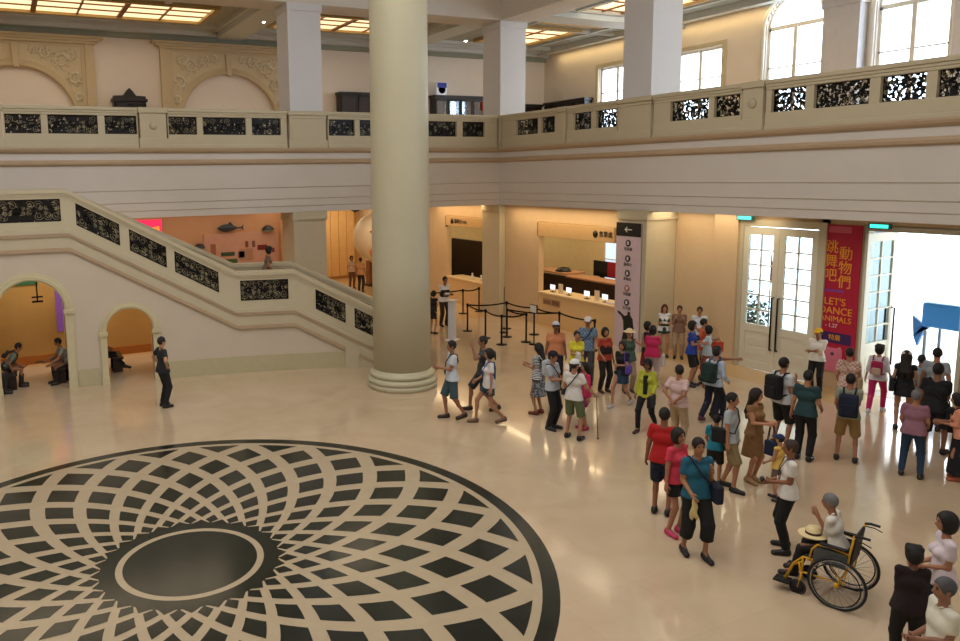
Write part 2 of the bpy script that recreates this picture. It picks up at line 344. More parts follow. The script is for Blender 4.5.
# ------------------------------------------------------------------ ironwork balustrades
def iron_panel(P0, P1, z0, z1, zs=0.0, name='iron_panel', parent=None, gold=.5, back=SMOKE):
    """panel between plan points P0 and P1; heights z0..z1 at P0, shifted by zs at P1"""
    P0 = Vector((P0[0], P0[1], 0)); P1 = Vector((P1[0], P1[1], 0)); L = (P1-P0).length; H = z1-z0; nrm = (P1-P0).cross(Vector((0, 0, 1))).normalized()
    def W(u, v, d=0): p = P0+(P1-P0)*(u/L)+nrm*d; return (p.x, p.y, z0+v+zs*u/L)
    b = MB()
    def bar(pts, r, mi, d=0): b.tube([W(u, v, d) for u, v in pts], r, 4, mi, smooth=False)
    e = .012
    bar([(e, e), (L-e, e)], .012, 0); bar([(e, H-e), (L-e, H-e)], .012, 0); bar([(e, e), (e, H-e)], .012, 0); bar([(L-e, e), (L-e, H-e)], .012, 0)
    n = max(1, round(L/.42)); cw = L/n; rnd = random.Random(int(L*1000+z0*77+P0.x*13))
    for i in range(n):
        cx = (i+.5)*cw; bar([(i*cw+e, 0), (i*cw+e, H)], .008, 0)
        for sx in (-1, 1):
            for sy in (-1, 1):
                for (ox, oy, R, t0, mi) in ((.22, .24, .21, .3, 1), (.10, .10, .11, 2.2, 0), (.36, .12, .10, 4.0, 1)):
                    pts = []
                    for q in range(13):
                        a = t0+q/12*1.55*2*PI; r = R*(1-.8*q/12)*H*.95
                        pts.append((cx+sx*(ox*cw+r*math.cos(a)), H/2+sy*(oy*H+r*math.sin(a))))
                    pts = [(min(max(u, .01), L-.01), min(max(v, .01), H-.01)) for u, v in pts]
                    bar(pts, .007 if mi else .010, mi if rnd.random() < gold else 0)
        # leaves
        for q in range(9):
            u = cx+(rnd.random()-.5)*cw*.9; v = H*(.12+.76*rnd.random()); a = rnd.random()*2*PI; l = .035+.03*rnd.random()
            ca, sa = math.cos(a)*l, math.sin(a)*l
            pts = [W(min(max(u+du, .005), L-.005), min(max(v+dv, .005), H-.005), d) for d in (-.006, .006) for du, dv in ((-ca, -sa), (-sa*.35, ca*.35), (ca, sa), (sa*.35, -ca*.35))]
            b.add(pts, [(0, 1, 2, 3), (7, 6, 5, 4), (0, 4, 5, 1), (1, 5, 6, 2), (2, 6, 7, 3), (3, 7, 4, 0)], 1 if rnd.random() < gold*.7 else 0)
    o = b.build(name, [IRON, GOLDI], parent)
    g = MB(); pts = [W(0, 0, -.03), W(L, 0, -.03), W(L, H, -.03), W(0, H, -.03), W(0, 0, -.036), W(L, 0, -.036), W(L, H, -.036), W(0, H, -.036)]
    g.add(pts, [(0, 1, 2, 3), (7, 6, 5, 4), (0, 4, 5, 1), (1, 5, 6, 2), (2, 6, 7, 3), (3, 7, 4, 0)]); g.build('backing_glass', back, o)
    return o
ZB, ZT = 6.64, 7.17
def rail_section(a0, a1, panels, side, label, gold=.5):
    """straight balustrade from a0 to a1 along X (side 'b') or Y (side 'r') with openings given by panels"""
    t = empty('balustrade', ((a0+a1)/2, .15, 6.24) if side == 'b' else (.15, (a0+a1)/2, 6.24), 0, label, 'balustrade', 'gallery balustrades with iron panels'); off = Vector(t.location)
    def B(mb, u0, u1, d0, d1, z0, z1):
        if side == 'b': mb.box(u0-off.x, u1-off.x, d0-off.y, d1-off.y, z0-off.z, z1-off.z)
        else: mb.box(d0-off.x, d1-off.x, u0-off.y, u1-off.y, z0-off.z, z1-off.z)
        return mb
    m = B(MB(), a0, a1, -.05, .35, 7.31, 7.41); B(m, a0, a1, -.02, .32, 7.24, 7.31); B(m, a0, a1, .0, .3, ZT, 7.24); m.build('coping', TRIM, t, .012)
    m = B(MB(), a0, a1, 0, .3, 6.24, ZB); B(m, a0, a1, -.03, .33, 6.24, 6.34); m.build('plinth', TRIM, t, .01)
    panels = sorted(panels); e = a0
    edges = [a0]+[v for p in panels for v in p]+[a1]
    for q in range(0, len(edges), 2):
        if edges[q+1]-edges[q] > .01: B(MB(), edges[q], edges[q+1], .02, .28, ZB, ZT).build('post', TRIM, t)
    for p in panels:
        P0, P1 = ((p[0]-off.x, .12-off.y), (p[1]-off.x, .12-off.y)) if side == 'b' else ((.12-off.x, p[1]-off.y), (.12-off.x, p[0]-off.y))
        iron_panel(P0, P1, ZB-off.z, ZT-off.z, 0, 'iron_panel', t, gold, SMOKE if side == 'b' else LACE)
    return t
def pedestal(x0, x1, y0, y1, label, axis):
    t = empty('pedestal', ((x0+x1)/2, (y0+y1)/2, 6.24), 0, label, 'pedestal', 'small balustrade pedestals'); hx, hy = (x1-x0)/2, (y1-y0)/2
    b = MB().box(-hx, hx, -hy, hy, 0, 1.02); b.box(-hx-.04, hx+.04, -hy-.04, hy+.04, 0, .28); b.box(-hx-.04, hx+.04, -hy-.04, hy+.04, 1.02, 1.18); b.build('block', TRIM, t, .012)
    if hx > hy: mb = MB().lathe([(.02, -.02), (.11, -.02), (.12, 0), (.09, .01), (.02, .0)], 20, (0, -hy-.01, .65), axis='y')
    else: mb = MB().lathe([(.02, -.02), (.11, -.02), (.12, 0), (.09, .01), (.02, .0)], 20, (-hx-.01, 0, .65), axis='x')
    mb.build('rosette', mat('BFB49A', .6), t)
rail_section(-16.46, -12.87, [(-16.43, -15.51), (-15.33, -13.99), (-13.8, -12.9)], 'b', 'iron-panelled balustrade at the far left of the left gallery', .6)
rail_section(-12.0, -8.23, [(-11.97, -11.12), (-10.94, -9.58), (-9.39, -8.43)], 'b', 'iron-panelled balustrade left of the pillar behind the landing', .35)
rail_section(-6.81, -.11, [(-6.77, -5.83), (-5.65, -4.3), (-4.05, -3.1), (-3.0, -1.84), (-1.59, -.65)], 'b', 'iron-panelled balustrade passing behind the round column to the corner', .3)
rail_section(-20.68, -17.15, [(-20.5, -19.5), (-19.3, -18.4), (-18.2, -17.3)], 'b', 'iron-panelled balustrade past the left edge')
pedestal(-12.82, -12.05, -.04, .36, 'cream pedestal in the left gallery balustrade with a square rosette', 'b')
pedestal(-17.1, -16.5, -.04, .36, 'cream pedestal cut by the left edge of the picture', 'b')
rail_section(-3.31, -.11, [(-2.2, -.97), (-3.1, -2.38)], 'r', 'short iron-panelled balustrade on the right gallery next to the corner', .3)
rail_section(-5.99, -3.73, [(-4.85, -4.01), (-5.97, -5.07)], 'r', 'two-panel balustrade on the right gallery just left of its big pillar', .3)
rail_section(-10.29, -7.41, [(-9.27, -8.0), (-10.22, -9.45)], 'r', 'two-panel balustrade on the right gallery just right of its big pillar', .3)
rail_section(-18.5, -10.95, [(-11.96, -11.09), (-13.4, -12.16), (-14.51, -13.62), (-15.9, -14.71), (-17.4, -16.1)], 'r', 'long balustrade at the upper right below the arched windows', .25)
pedestal(-.04, .36, -3.68, -3.36, 'narrow cream pedestal on the right gallery, the nearer one to the corner', 'r')
pedestal(-.04, .36, -10.9, -10.34, 'cream pedestal with rosette below the left arched window', 'r')

# ------------------------------------------------------------------ the staircase (gently curved)
SCX, SCY, SR = -16.3, -25.0, 22.0
def on_arc(X, d=0.0):
    """plan point on the stair front at abscissa X of the front face, moved d outwards (away from hall centre)"""
    a = math.atan2(math.sqrt(SR*SR-(X-SCX)**2), X-SCX); return (SCX+(SR+d)*math.cos(a), SCY+(SR+d)*math.sin(a))
def Ttop(X):
    if X < -15.2: return 5.10
    if X < -11.1: return 5.10-(X+15.2)*(5.10-2.78)/4.1
    if X < -9.6: return 2.78
    if X < -6.4: return 2.78-(X+9.6)*.56
    return .99
ARCH = [(-16.2, .78, 2.07), (-13.87, .58, 1.39)]
def zarch(X, grow=0):
    for xc, r, zi in ARCH:
        if abs(X-xc) < r+grow-1e-6: return zi+math.sqrt(max(0, (r+grow)**2-(X-xc)**2))
    return 0.0
stair = empty('staircase', (-12, -3.2, 0), 0, 'broad cream staircase with arched passages and iron panels climbing to the upper left', 'staircase'); SO = Vector(stair.location)
def S(p, z): return (p[0]-SO.x, p[1]-SO.y, z)
XL, XR = -22.0, -6.2
def strip(mb, xs, zlo, zhi, d0, d1, mi=0):
    """closed solid following the arc: from zlo(x) to zhi(x), between depths d0 and d1"""
    vs = []; fs = []
    for x in xs:
        a, c = on_arc(x, d0), on_arc(x, d1); vs += [S(a, zlo(x)), S(c, zlo(x)), S(c, zhi(x)), S(a, zhi(x))]
    n = len(xs)
    for i in range(n-1):
        for q in range(4): fs.append((i*4+q, i*4+(q+1) % 4, (i+1)*4+(q+1) % 4, (i+1)*4+q))
    fs += [(0, 1, 2, 3), ((n-1)*4+3, (n-1)*4+2, (n-1)*4+1, (n-1)*4)]
    return mb.add(vs, fs, mi)
base_x = sorted(set([round(v, 3) for v in np.arange(XL, XR+.01, .4)]+[XL, -15.2, -11.1, -9.6, -6.4, XR]))
def with_arches(pts):
    out = set(pts)
    for xc, r, zi in ARCH:
        out = {p for p in out if abs(p-xc) > r}
        out |= {round(xc+r*s, 4) for s in np.sin(np.linspace(-PI/2, PI/2, 25))}
    return sorted(out)
xs = with_arches(base_x)
b = MB()
segs = []; cur = [xs[0]]
for a, c in zip(xs[:-1], xs[1:]):
    inside = any(abs((a+c)/2-A[0]) < A[1] for A in ARCH)
    cur.append(c)
    nxt_in = any(abs(c+1e-3-A[0]) < A[1] for A in ARCH)
    if nxt_in != inside: segs.append((inside, cur)); cur = [c]
segs.append((False, cur))
SW = 2.3
for inside, sx in segs: strip(b, sx, (lambda x: max(zarch(x), 0)) if not inside else (lambda x: next(zi+math.sqrt(max(0, r*r-(x-xc)**2)) for xc, r, zi in ARCH if abs(x-xc) <= r+1e-3)), lambda x: Ttop(x)-1.05, 0, SW)
b.build('stair_body', mat('D0C4B2', .7, var=.05, scale=1.5), stair)
# steps
b = MB(); zz = 0; X = -6.5
def stepbox(x0, x1, z): strip(b, [x0, (x0+x1)/2, x1], lambda x: max(0, Ttop(x0)-1.1-.2), lambda x: z, .3, SW-.3)
n1 = 10; h1 = 1.75/n1
for i in range(n1): x1 = -6.5-i*.31; stepbox(x1-.31, x1, (i+1)*h1)
n2 = 14; h2 = (4.05-1.75)/n2; w2 = 4.1/n2
for i in range(n2): x1 = -11.1-i*w2; stepbox(x1-w2, x1, 1.75+(i+1)*h2)
b.build('steps', mat('CDB38C', .5), stair)
PANX = [(-21.0, -19.3), (-19.0, -17.2), (-16.95, -15.35), (-15.0, -13.98), (-13.75, -12.85), (-12.65, -11.55), (-11.0, -9.75), (-9.05, -8.28), (-8.05, -7.3)]
bx = sorted(set(base_x+[round(v, 3) for p in PANX for v in p]))
def front_rail(d0, d1, tag_):
    b = MB(); strip(b, bx, lambda x: Ttop(x)-.10, Ttop, d0-.05, d1+.05); strip(b, bx, lambda x: Ttop(x)-.17, lambda x: Ttop(x)-.10, d0-.02, d1+.02); b.build('coping_'+tag_ if False else 'handrail', TRIM, stair)
    b = MB(); strip(b, bx, lambda x: Ttop(x)-1.0, lambda x: Ttop(x)-.80, d0, d1); strip(b, bx, lambda x: Ttop(x)-.235, lambda x: Ttop(x)-.16, d0, d1); b.build('parapet', TRIM, stair)
    ed = [XL]+[v for p in PANX for v in p]+[XR]
    for q in range(0, len(ed), 2):
        sx = [ed[q]]+[x for x in (-15.2, -11.1, -9.6, -6.4) if ed[q] < x < ed[q+1]]+[ed[q+1]]
        b = MB(); strip(b, sx, lambda x: Ttop(x)-.80, lambda x: Ttop(x)-.23, d0+.01, d1-.01); b.build('post', TRIM, stair)
    for p in PANX:
        a, c = on_arc(p[0], d0+.1), on_arc(p[1], d0+.1)
        za = Ttop(p[0])-.80; zc = Ttop(p[1])-.80
        iron_panel((a[0]-SO.x, a[1]-SO.y), (c[0]-SO.x, c[1]-SO.y), za, za+.57, zc-za, 'iron_panel', stair, .75, SMOKE)
front_rail(0, .28, 'front'); front_rail(SW-.28, SW, 'rear')
# raised bands, plinth and the arch mouldings
b = MB(); strip(b, base_x, lambda x: Ttop(x)-1.10, lambda x: Ttop(x)-1.0, -.10, 0); strip(b, base_x, lambda x: max(Ttop(x)-1.50, .0), lambda x: max(Ttop(x)-1.10, .05), -.04, .0); b.build('string_course', TRIM, stair)
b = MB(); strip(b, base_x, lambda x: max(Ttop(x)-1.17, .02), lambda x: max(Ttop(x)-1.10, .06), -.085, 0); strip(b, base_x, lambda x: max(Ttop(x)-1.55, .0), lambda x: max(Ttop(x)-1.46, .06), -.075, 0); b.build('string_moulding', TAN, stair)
b = MB()
def solid(x): return not any(abs(x-A[0]) < A[1]+.2 for A in ARCH)
for x0, x1 in ((XL, -17.2), (-15.2, -14.66), (-13.08, -8.3)): strip(b, [v for v in np.linspace(x0, x1, 16)], lambda x: 0, lambda x: .46, -.03, 0)
b.build('wall_plinth', mat('BFB795', .6), stair)
b = MB(); strip(b, list(np.linspace(-8.3, -7.95, 3)), lambda x: 0, lambda x: Ttop(x)-1.3, -.1, 0); strip(b, list(np.linspace(-7.95, -6.2, 6)), lambda x: 0, lambda x: max(.02, Ttop(x)-1.1), -.05, 0)
b.build('newel_plinth', TRIM, stair)
for xc, r, zi in ARCH:
    g = .2 if r > .7 else .16; b = MB(); vs = []; N = 32
    prof = [(0, .0), (0, -.06), (.04, -.09), (g*.55, -.09), (g*.62, -.05), (g, -.04), (g, 0)]
    for i in range(N+1):
        a = PI*i/N
        for e, d in prof: x = xc+(r+e)*math.cos(a); p = on_arc(x, d); vs.append(S(p, zi+(r+e)*math.sin(a)))
    k = len(prof); fs = [(i*k+q, i*k+q+1, (i+1)*k+q+1, (i+1)*k+q) for i in range(N) for q in range(k-1)]
    b.add(vs, fs)
    for s in (-1, 1):
        x0, x1 = sorted((xc+s*r, xc+s*(r+g))); strip(b, [x0, x1], lambda x: 0, lambda x: zi-.1, -.06, 0); strip(b, [x0-.03, x1+.03], lambda x: zi-.1, lambda x: zi, -.11, 0)
        strip(b, [x0-.01, x1+.01], lambda x: 0, lambda x: .2, -.08, 0)
    b.build('arch_moulding', mat('CFC6A2', .55), stair)
# benches in the passages
def bench(x0, x1, y0, y1, lab):
    t = empty('bench', ((x0+x1)/2, (y0+y1)/2, 0), 0, lab, 'bench'); hx, hy = (x1-x0)/2, (y1-y0)/2
    MB().box(-hx, hx, -hy, hy, .38, .44).build('seat', DWOOD, t, .01)
    for sy in (-1, 1): MB().box(-hx+.03, hx-.03, sy*(hy-.15)-.04, sy*(hy-.15)+.04, 0, .38).build('leg', DWOOD, t)
bench(-16.96, -16.62, -2.6, -.9, 'low dark bench inside the big arch at its left side')
bench(-15.78, -15.44, -2.5, -.9, 'low dark bench inside the big arch at its right side')
bench(-14.22, -13.92, -2.0, -1.1, 'low dark bench inside the small arch')

# exhibition partition directly behind the stair
GOLDP = mat('C8A060', .3, .25, var=.3, scale=.7)
t = empty('exhibition_partition', (-17, .35, 0), 0, 'glossy gold and orange exhibition wall seen through the stair arches', 'exhibition wall')
MB().box(-5, 4.6, 0, .12, 0, 3.2).build('gold_panel', GOLDP, t)
MB().box(1.55, 2.2, -.03, 0, .9, 2.6).build('coloured_panel', mat('7A4FA0', .4, emis=.25), t)['label'] = 'violet glow painted as a panel'  # purple and pink glow on the wall, put into panel colour and emission
MB().box(1.3, 2.3, -.035, 0, 2.6, 3.1).build('coloured_panel', mat('D0504A', .4, emis=.3), t)['label'] = 'coral pink glow painted as a panel'
MB().box(-.5, 1.1, -.035, 0, 2.35, 3.1).build('coloured_panel', mat('2F6B4C', .4), t)['label'] = 'green panel'
MB().box(-5, 4.6, -.03, 0, 0, .25).build('kickboard', mat('B06A2A', .5), t)
t = empty('hanging_sign', (-15.98, -1.3, 0), 0, 'thin black hanging bracket seen inside the big arch', 'sign')
b = MB().tube([(0, 0, 2.84), (0, 0, 2.1)], .02, 6); b.build('rod', IRON, t); MB().box(-.14, .14, -.02, .02, 2.05, 2.1).build('crossbar', IRON, t); MB().box(-.14, .14, -.02, .02, 2.18, 2.22).build('crossbar', IRON, t)
# ------------------------------------------------------------------ carved arch frames on the rear gallery wall
STONE = mat('C2B08E', .6, var=.08, scale=3); RELIEF = mat('D5CBB2', .6, var=.1, scale=6)
def carved_frame(xc, label):
    t = empty('carved_arch', (xc, 9.2, 6.22), 0, label, 'arch', 'carved arch surrounds on the gallery wall'); r = 2.08; zc = 7.6-6.22; top = 10.62-6.22
    b = MB(); N = 40
    pts = [(-2.5, top), (2.5, top), (2.5, 0), (r, 0), (r, zc)]+[(r*math.cos(a), zc+r*math.sin(a)) for a in np.linspace(0, PI, N)][1:]+[(-r, 0), (-2.5, 0)]
    # spandrel slab as quads between arch and straight top
    vs = []; fs = []
    xs_ = [-2.5, -r]+[r*math.sin(a) for a in np.linspace(-PI/2, PI/2, N)][1:-1]+[r, 2.5]
    for x in xs_:
        zl = zc+math.sqrt(max(0, r*r-x*x)) if abs(x) < r else zc
        if abs(x) >= r: zl = zc if abs(abs(x)-r) < 1e-6 else zc
        vs += [(x, -.10, zl), (x, 0, zl), (x, 0, top), (x, -.10, top)]
    for i in range(len(xs_)-1):
        for q in range(4): fs.append((i*4+q, i*4+(q+1) % 4, (i+1)*4+(q+1) % 4, (i+1)*4+q))
    b.add(vs, fs); b.box(-2.5, -r, -.1, 0, 0, zc); b.box(r, 2.5, -.1, 0, 0, zc); b.build('spandrel', mat('C9BA9A', .6), t)
    b = MB()
    for s in (-1, 1): b.box(s*2.5, s*2.85, -.2, 0, 0, top); b.box(s*2.35, s*2.5, -.14, 0, 0, top-.05)
    b.box(-2.35, 2.35, -.14, 0, top-.12, top-.02); b.build('pilaster', STONE, t)
    prof = [(-3.0, 0), (-3.0, .08), (-3.12, .12), (-3.12, .2), (-3.28, .27)]
    b = MB().box(-2.9, 2.9, -.26, 0, top-.02, top+.08); b.box(-3.05, 3.05, -.34, 0, top+.08, top+.17); b.box(-3.2, 3.2, -.42, 0, top+.17, top+.27); b.build('cornice', STONE, t, .02)
    b = MB(); ring = []
    k = [(0, 0), (0, -.2), (.09, -.22), (.12, -.16), (.22, -.15), (.26, -.1)]; vs = []
    for i in range(N+1):
        a = PI*i/N
        for e, d in k: vs.append(((r+e)*math.cos(a), d, zc+(r+e)*math.sin(a)))
    fs = [(i*6+q, i*6+q+1, (i+1)*6+q+1, (i+1)*6+q) for i in range(N) for q in range(5)]
    b.add(vs, fs, 0, True)
    for s in (-1, 1): b.box(s*r, s*(r+.2), -.18, 0, 0, zc)
    b.build('archivolt', STONE, t)
    MB().prism([(-.14, top-.1), (.14, top-.1), (.09, zc+r-.06), (-.09, zc+r-.06)], 'y', -.235, -.05).build('keystone', STONE, t, .02)
    for s in (-1, 1):
        b = MB(); rn = random.Random(5)
        # frame line of the spandrel field
        for (ax_, az, R, t0, turns) in ((1.62, 3.72, .30, 0, 1.6), (2.08, 3.05, .24, 1, 1.5), (1.05, 3.98, .2, 2, 1.4), (2.2, 2.35, .15, 0.5, 1.4), (1.95, 3.95, .2, 3, 1.3), (.62, 4.08, .13, 1, 1.3), (2.22, 1.85, .1, 0, 1.2)):
            pts = []
            for q in range(22):
                a = t0+q/21*turns*2*PI; rr = R*(1-.8*q/21); pts.append((s*(ax_+rr*math.cos(a)), -.13, az+rr*math.sin(a)))
            b.tube(pts, .045, 6, r2=.02)
            for q in range(7):
                a = q*PI*2/7; b.tube([(s*(ax_+.5*R*math.cos(a)), -.11, az+.5*R*math.sin(a)), (s*(ax_+R*1.15*math.cos(a+.3)), -.16, az+R*1.15*math.sin(a+.3)), (s*(ax_+R*1.3*math.cos(a+.7)), -.1, az+R*1.3*math.sin(a+.7))], .035, 5, r2=.012)
        b.build('relief', RELIEF, t)
    MB().box(-r, r, -.02, 0, 0, 0.02).build('sill', STONE, t)
    return t
carved_frame(-15.8, 'carved arch surround high at the far left, partly cut by the picture edge')
carved_frame(-7.55, 'carved arch surround right beside the left gallery pillar')
b = MB(); b.box(-29.3, 9.2, 9.05, 9.2, 10.95, 11.2); struct('trim_8', b, mat('8E9384', .6))

# cabinets and things in the gallery
CW = mat('1E1512', .35, var=.2, scale=8)
def cabinet(x, y, rz, wd, h, label, doors=4, glassy=False, crest=False):
    t = empty('wooden_cabinet', (x, y, 6.22), rz, label, 'cabinet')
    b = MB().box(-wd/2, wd/2, 0, .5, 0, h-.12); b.box(-wd/2-.06, wd/2+.06, -.06, .5, h-.12, h); b.box(-wd/2-.04, wd/2+.04, -.04, .5, 0, .12); b.build('body', CW, t, .01)
    for i in range(doors):
        x0 = -wd/2+wd*i/doors+.03; x1 = -wd/2+wd*(i+1)/doors-.03
        d = MB(); d.box(x0, x0+.06, -.04, 0, .2, h-.2); d.box(x1-.06, x1, -.04, 0, .2, h-.2); d.box(x0, x1, -.04, 0, .2, .28); d.box(x0, x1, -.04, 0, h-.28, h-.2); d.box(x0, x1, -.04, 0, h*.5-.04, h*.5+.04)
        dd = d.build('door', CW, t); MB().box(x0+.05, x1-.05, -.02, -.012, .25, h-.25).build('glass' if glassy else 'panel', glass('case_glass', (.75, .85, 1), .25) if glassy else mat('2C1D17', .4), dd)
        MB().lathe([(.0, -.08), (.02, -.07), (.02, -.05), (.01, -.04)], 8, (x1-.03, 0, h*.45), axis='y').build('knob', mat('B08D4A', .3, 1), dd)
    if crest:
        MB().prism([(-wd/2, h), (wd/2, h), (wd/2, h+.1), (.25, h+.12), (.12, h+.3), (0, h+.42), (-.12, h+.3), (-.25, h+.12), (-wd/2, h+.1)], 'y', -.02, .3).build('carved_crest', CW, t, .015)
    return t
cabinet(-11.75, 8.6, 0, 1.25, 2.3, 'black carved cabinet with pointed crest between the two carved arches', 2, crest=True)
cabinet(-1.75, 8.6, 0, 1.7, 2.85, 'dark brown cabinet in the left gallery just left of the round column', 2)
cabinet(4.4, 8.6, 0, 4.2, 2.85, 'long dark glazed bookcase in the gallery right of the round column', 6, True)
cabinet(8.1, 8.6, 0, 1.0, 2.55, 'small dark cabinet in the rear corner of the gallery', 2)
cabinet(8.6, 6.9, -PI/2, 3.0, 2.6, 'wide low black cabinet against the outer wall left of the windows', 4)
for i in range(6):
    t = empty('red_book_set', (4.95+i*.13, 8.5, 8.40), 0, 'red bound volume %s on the glazed bookcase shelf' % ['first from the left', 'second from the left', 'third from the left', 'third from the right', 'second from the right', 'first from the right'][i], 'book', 'red volumes in the gallery bookcase')
    MB().box(-.055, .055, -.02, .06, 0, .42).build('cover', mat('B3161A', .5), t); MB().box(-.045, .045, 0, .055, .42, .43).build('pages', WHITEP, t)
t = empty('mascot_sign', (2.75, 8.75, 9.07), 0, 'small blue and white board standing on the glazed bookcase', 'sign')
MB().box(-.28, .28, -.03, .03, 0, .62).build('board', mat('E9F0FF', .5, emis=.2), t, .01); MB().box(-.26, .26, -.035, -.031, .36, .6).build('panel', mat('1336A8', .5), t)
MB().lathe([(0, 0), (.2, 0)], 16, (0, -.034, .28), axis='y').build('roundel', mat('2A57C8', .5), t)

# laylights and small lamps of the gallery ceiling
def laylight(x0, x1, y0, y1, nx, ny, label, inner=2.5):
    z = 11.45; t = empty('ceiling_laylight', ((x0+x1)/2, (y0+y1)/2, z), 0, label, 'ceiling light', 'glowing coffered ceiling lights'); hx, hy = (x1-x0)/2, (y1-y0)/2
    b = MB()
    for s in (-1, 1): b.box(s*hx, s*(hx+.16), -hy-.16, hy+.16, -.14, 0); b.box(-hx, hx, s*hy, s*(hy+.16), -.14, 0)
    b.build('frame', mat('B79A63', .5), t, .02)
    b = MB()
    for i in range(1, nx): x = -hx+2*hx*i/nx; wd = .09 if i % 2 == 0 else .03; b.box(x-wd, x+wd, -hy, hy, -.09, 0)
    for j in range(1, ny): y = -hy+2*hy*j/ny; b.box(-hx, hx, y-.04, y+.04, -.07, 0)
    b.build('glazing_bars', mat('8A5A2A', .5), t)
    MB().box(-hx, hx, -hy, hy, -.03, -.01).build('lit_glass', mat('FFE3B0', .5, var=0, emis=1.6), t)
    area('laylight_glow', ((x0+x1)/2, (y0+y1)/2, z-.16), x1-x0, y1-y0, (x1-x0)*(y1-y0)*inner, (1, .93, .82), spread=PI)
    return t
laylight(-18.3-2.8, -9.2, 4.6, 7.3, 8, 3, 'long glowing coffered laylight at the upper left corner')
laylight(-6.3, -.9, 4.3, 6.9, 4, 3, 'glowing laylight between the left pillar and the round column')
laylight(3.6, 6.4, 3.4, 6.9, 2, 3, 'small glowing laylight beyond the corner pillar')
laylight(3.6, 6.6, -5.4, 2.2, 3, 6, 'glowing laylight left of the tall right pillar')
laylight(3.6, 6.6, -13, -7.6, 3, 5, 'glowing laylight above the right gallery')
area('cove_glow', (8.85, 0, 11.1), .2, 16, 60, (1, .72, .32), (0, math.radians(-25), 0))
def spot(x, y, z, label, em=30):
    t = empty('ceiling_spotlight', (x, y, z), 0, label, 'spotlight', 'small ceiling spotlights')
    MB().lathe([(.0, .0), (.09, 0), (.10, -.03), (.07, -.05)], 16).build('trim_ring', WHITEP, t); MB().lathe([(0, -.052), (.065, -.052)], 16).build('bulb', mat('FFF4E0', .5, var=0, emis=em), t)
for q, (x, y, l) in enumerate([(-8.9, 3.9, 'bright ceiling spotlight right of the long laylight'), (-7.35, 4.7, 'bright spotlight just left of the left gallery pillar'), (.7, 2.3, 'recessed spotlight in the ceiling left of the corner pillar'), (2.1, 5.6, 'spotlight on the ceiling beam beside the corner pillar'), (5.0, 2.6, 'spotlight on the ceiling right of the corner pillar')]):
    spot(x, y, 11.1 if q in (1, 3) else 11.45, l)

# ------------------------------------------------------------------ exhibition behind the stair, ground floor
t = empty('display_wall', (-7.7, 6.1, 0), 0, 'orange lit exhibition wall with a mauve information panel behind the stair landing', 'exhibition wall')
OR = mat('C99A74', .7, var=.06, scale=2)
MB().box(-5.5, 1.25, 0, .15, 0, 4.1).build('wall_panel', OR, t); MB().box(1.2, 1.32, -.5, .2, 0, 4.1).build('end_post', mat('DDB684', .6), t)
MB().box(-1.95, 1.1, -.06, 0, 1.45, 3.15).build('information_panel', mat('C99A86', .6), t)
for i, (x0, x1, z0, z1, h) in enumerate([(-1.3, -.75, 2.25, 2.4, '2D4A3A'), (-1.25, -.65, 1.95, 2.12, '3C5A2E'), (-.6, -.35, 2.15, 2.4, '3A3A44'), (-.55, .0, 2.05, 2.5, 'B0836C'), (.2, .6, 2.42, 2.62, '6E1A1C'), (.7, .9, 2.3, 2.48, '7C1F22'), (-1.7, -1.5, 2.0, 2.75, '9A6650'), (-1.65, -1.4, 1.75, 1.95, 'C0402E'), (-.3, -.18, 2.55, 2.8, '7A4A38'), (-.02, .1, 2.55, 2.8, '7A4A38')]):
    MB().box(x0, x1, -.075, -.06, z0, z1).build('picture', mat(h, .6), t)
def fish(x, z, L, label):
    t = empty('fish_model', (x, 6.0, z), 0, label, 'fish model'); b = MB(); N = 14; vs = []; fs = []
    for i in range(N+1):
        u = i/N; r = .16*L*math.sin(PI*min(1, u*1.08)**.75) if u < .92 else .03*L; r = max(r, .012*L)
        for j in range(10): a = 2*PI*j/10; vs.append((L*(u-.5), -.05+.5*r*math.cos(a), r*math.sin(a)))
    fs = [(i*10+j, i*10+(j+1) % 10, (i+1)*10+(j+1) % 10, (i+1)*10+j) for i in range(N) for j in range(10)]; fs += [tuple(range(10)), tuple(N*10+j for j in range(10))]
    b.add(vs, fs, 0, True); b.build('body', mat('2A3440', .4), t)
    MB().prism([(.48*L, 0), (.62*L, .13*L), (.58*L, 0), (.62*L, -.13*L)], 'y', -.06, -.04).build('tail_fin', mat('39424A', .5), t)
    MB().prism([(-.1*L, .13*L), (.05*L, .26*L), (.18*L, .1*L)], 'y', -.06, -.04).build('dorsal_fin', mat('39424A', .5), t)
fish(-8.65, 3.36, .95, 'long dark fish model on the orange wall')
def halfdome(x, z, r, label):
    t = empty('turtle_model', (x, 6.0, z), 0, label, 'animal model'); prof = [(r, 0)]+[(r*math.cos(a), r*.85*math.sin(a)) for a in np.linspace(.1, PI/2, 7)]
    MB().lathe(prof, 18).build('shell', mat('20252C', .35), t); MB().lathe([(0, -.03), (r*.95, -.03), (r, 0)], 18).build('underside', mat('8FA08A', .6), t)
halfdome(-7.05, 3.2, .24, 'dark domed shell model at the upper right of the orange wall')
halfdome(-9.85, 2.62, .22, 'dark domed shell model at the lower left of the orange wall')
t = empty('pink_screen', (-12.0, 6.0, 0), 0, 'bright pink and red lit screen behind the stair rail', 'screen')
MB().box(-.75, .8, 0, .1, 0, 3.9).build('casing', OR, t); MB().box(-.7, .75, -.03, 0, 3.05, 3.8).build('display', mat('E22A5A', .5, emis=1.0), t); MB().prism([(.2, 3.1), (.5, 3.35), (.3, 3.5), (.65, 3.55), (.7, 3.1)], 'y', -.036, -.03).build('picture', mat('FF8A30', .5, emis=1), t)
t = empty('exhibition_partition', (-13, 5.9, 0), 0, 'plain brown exhibition wall beyond the pink screen', 'exhibition wall')
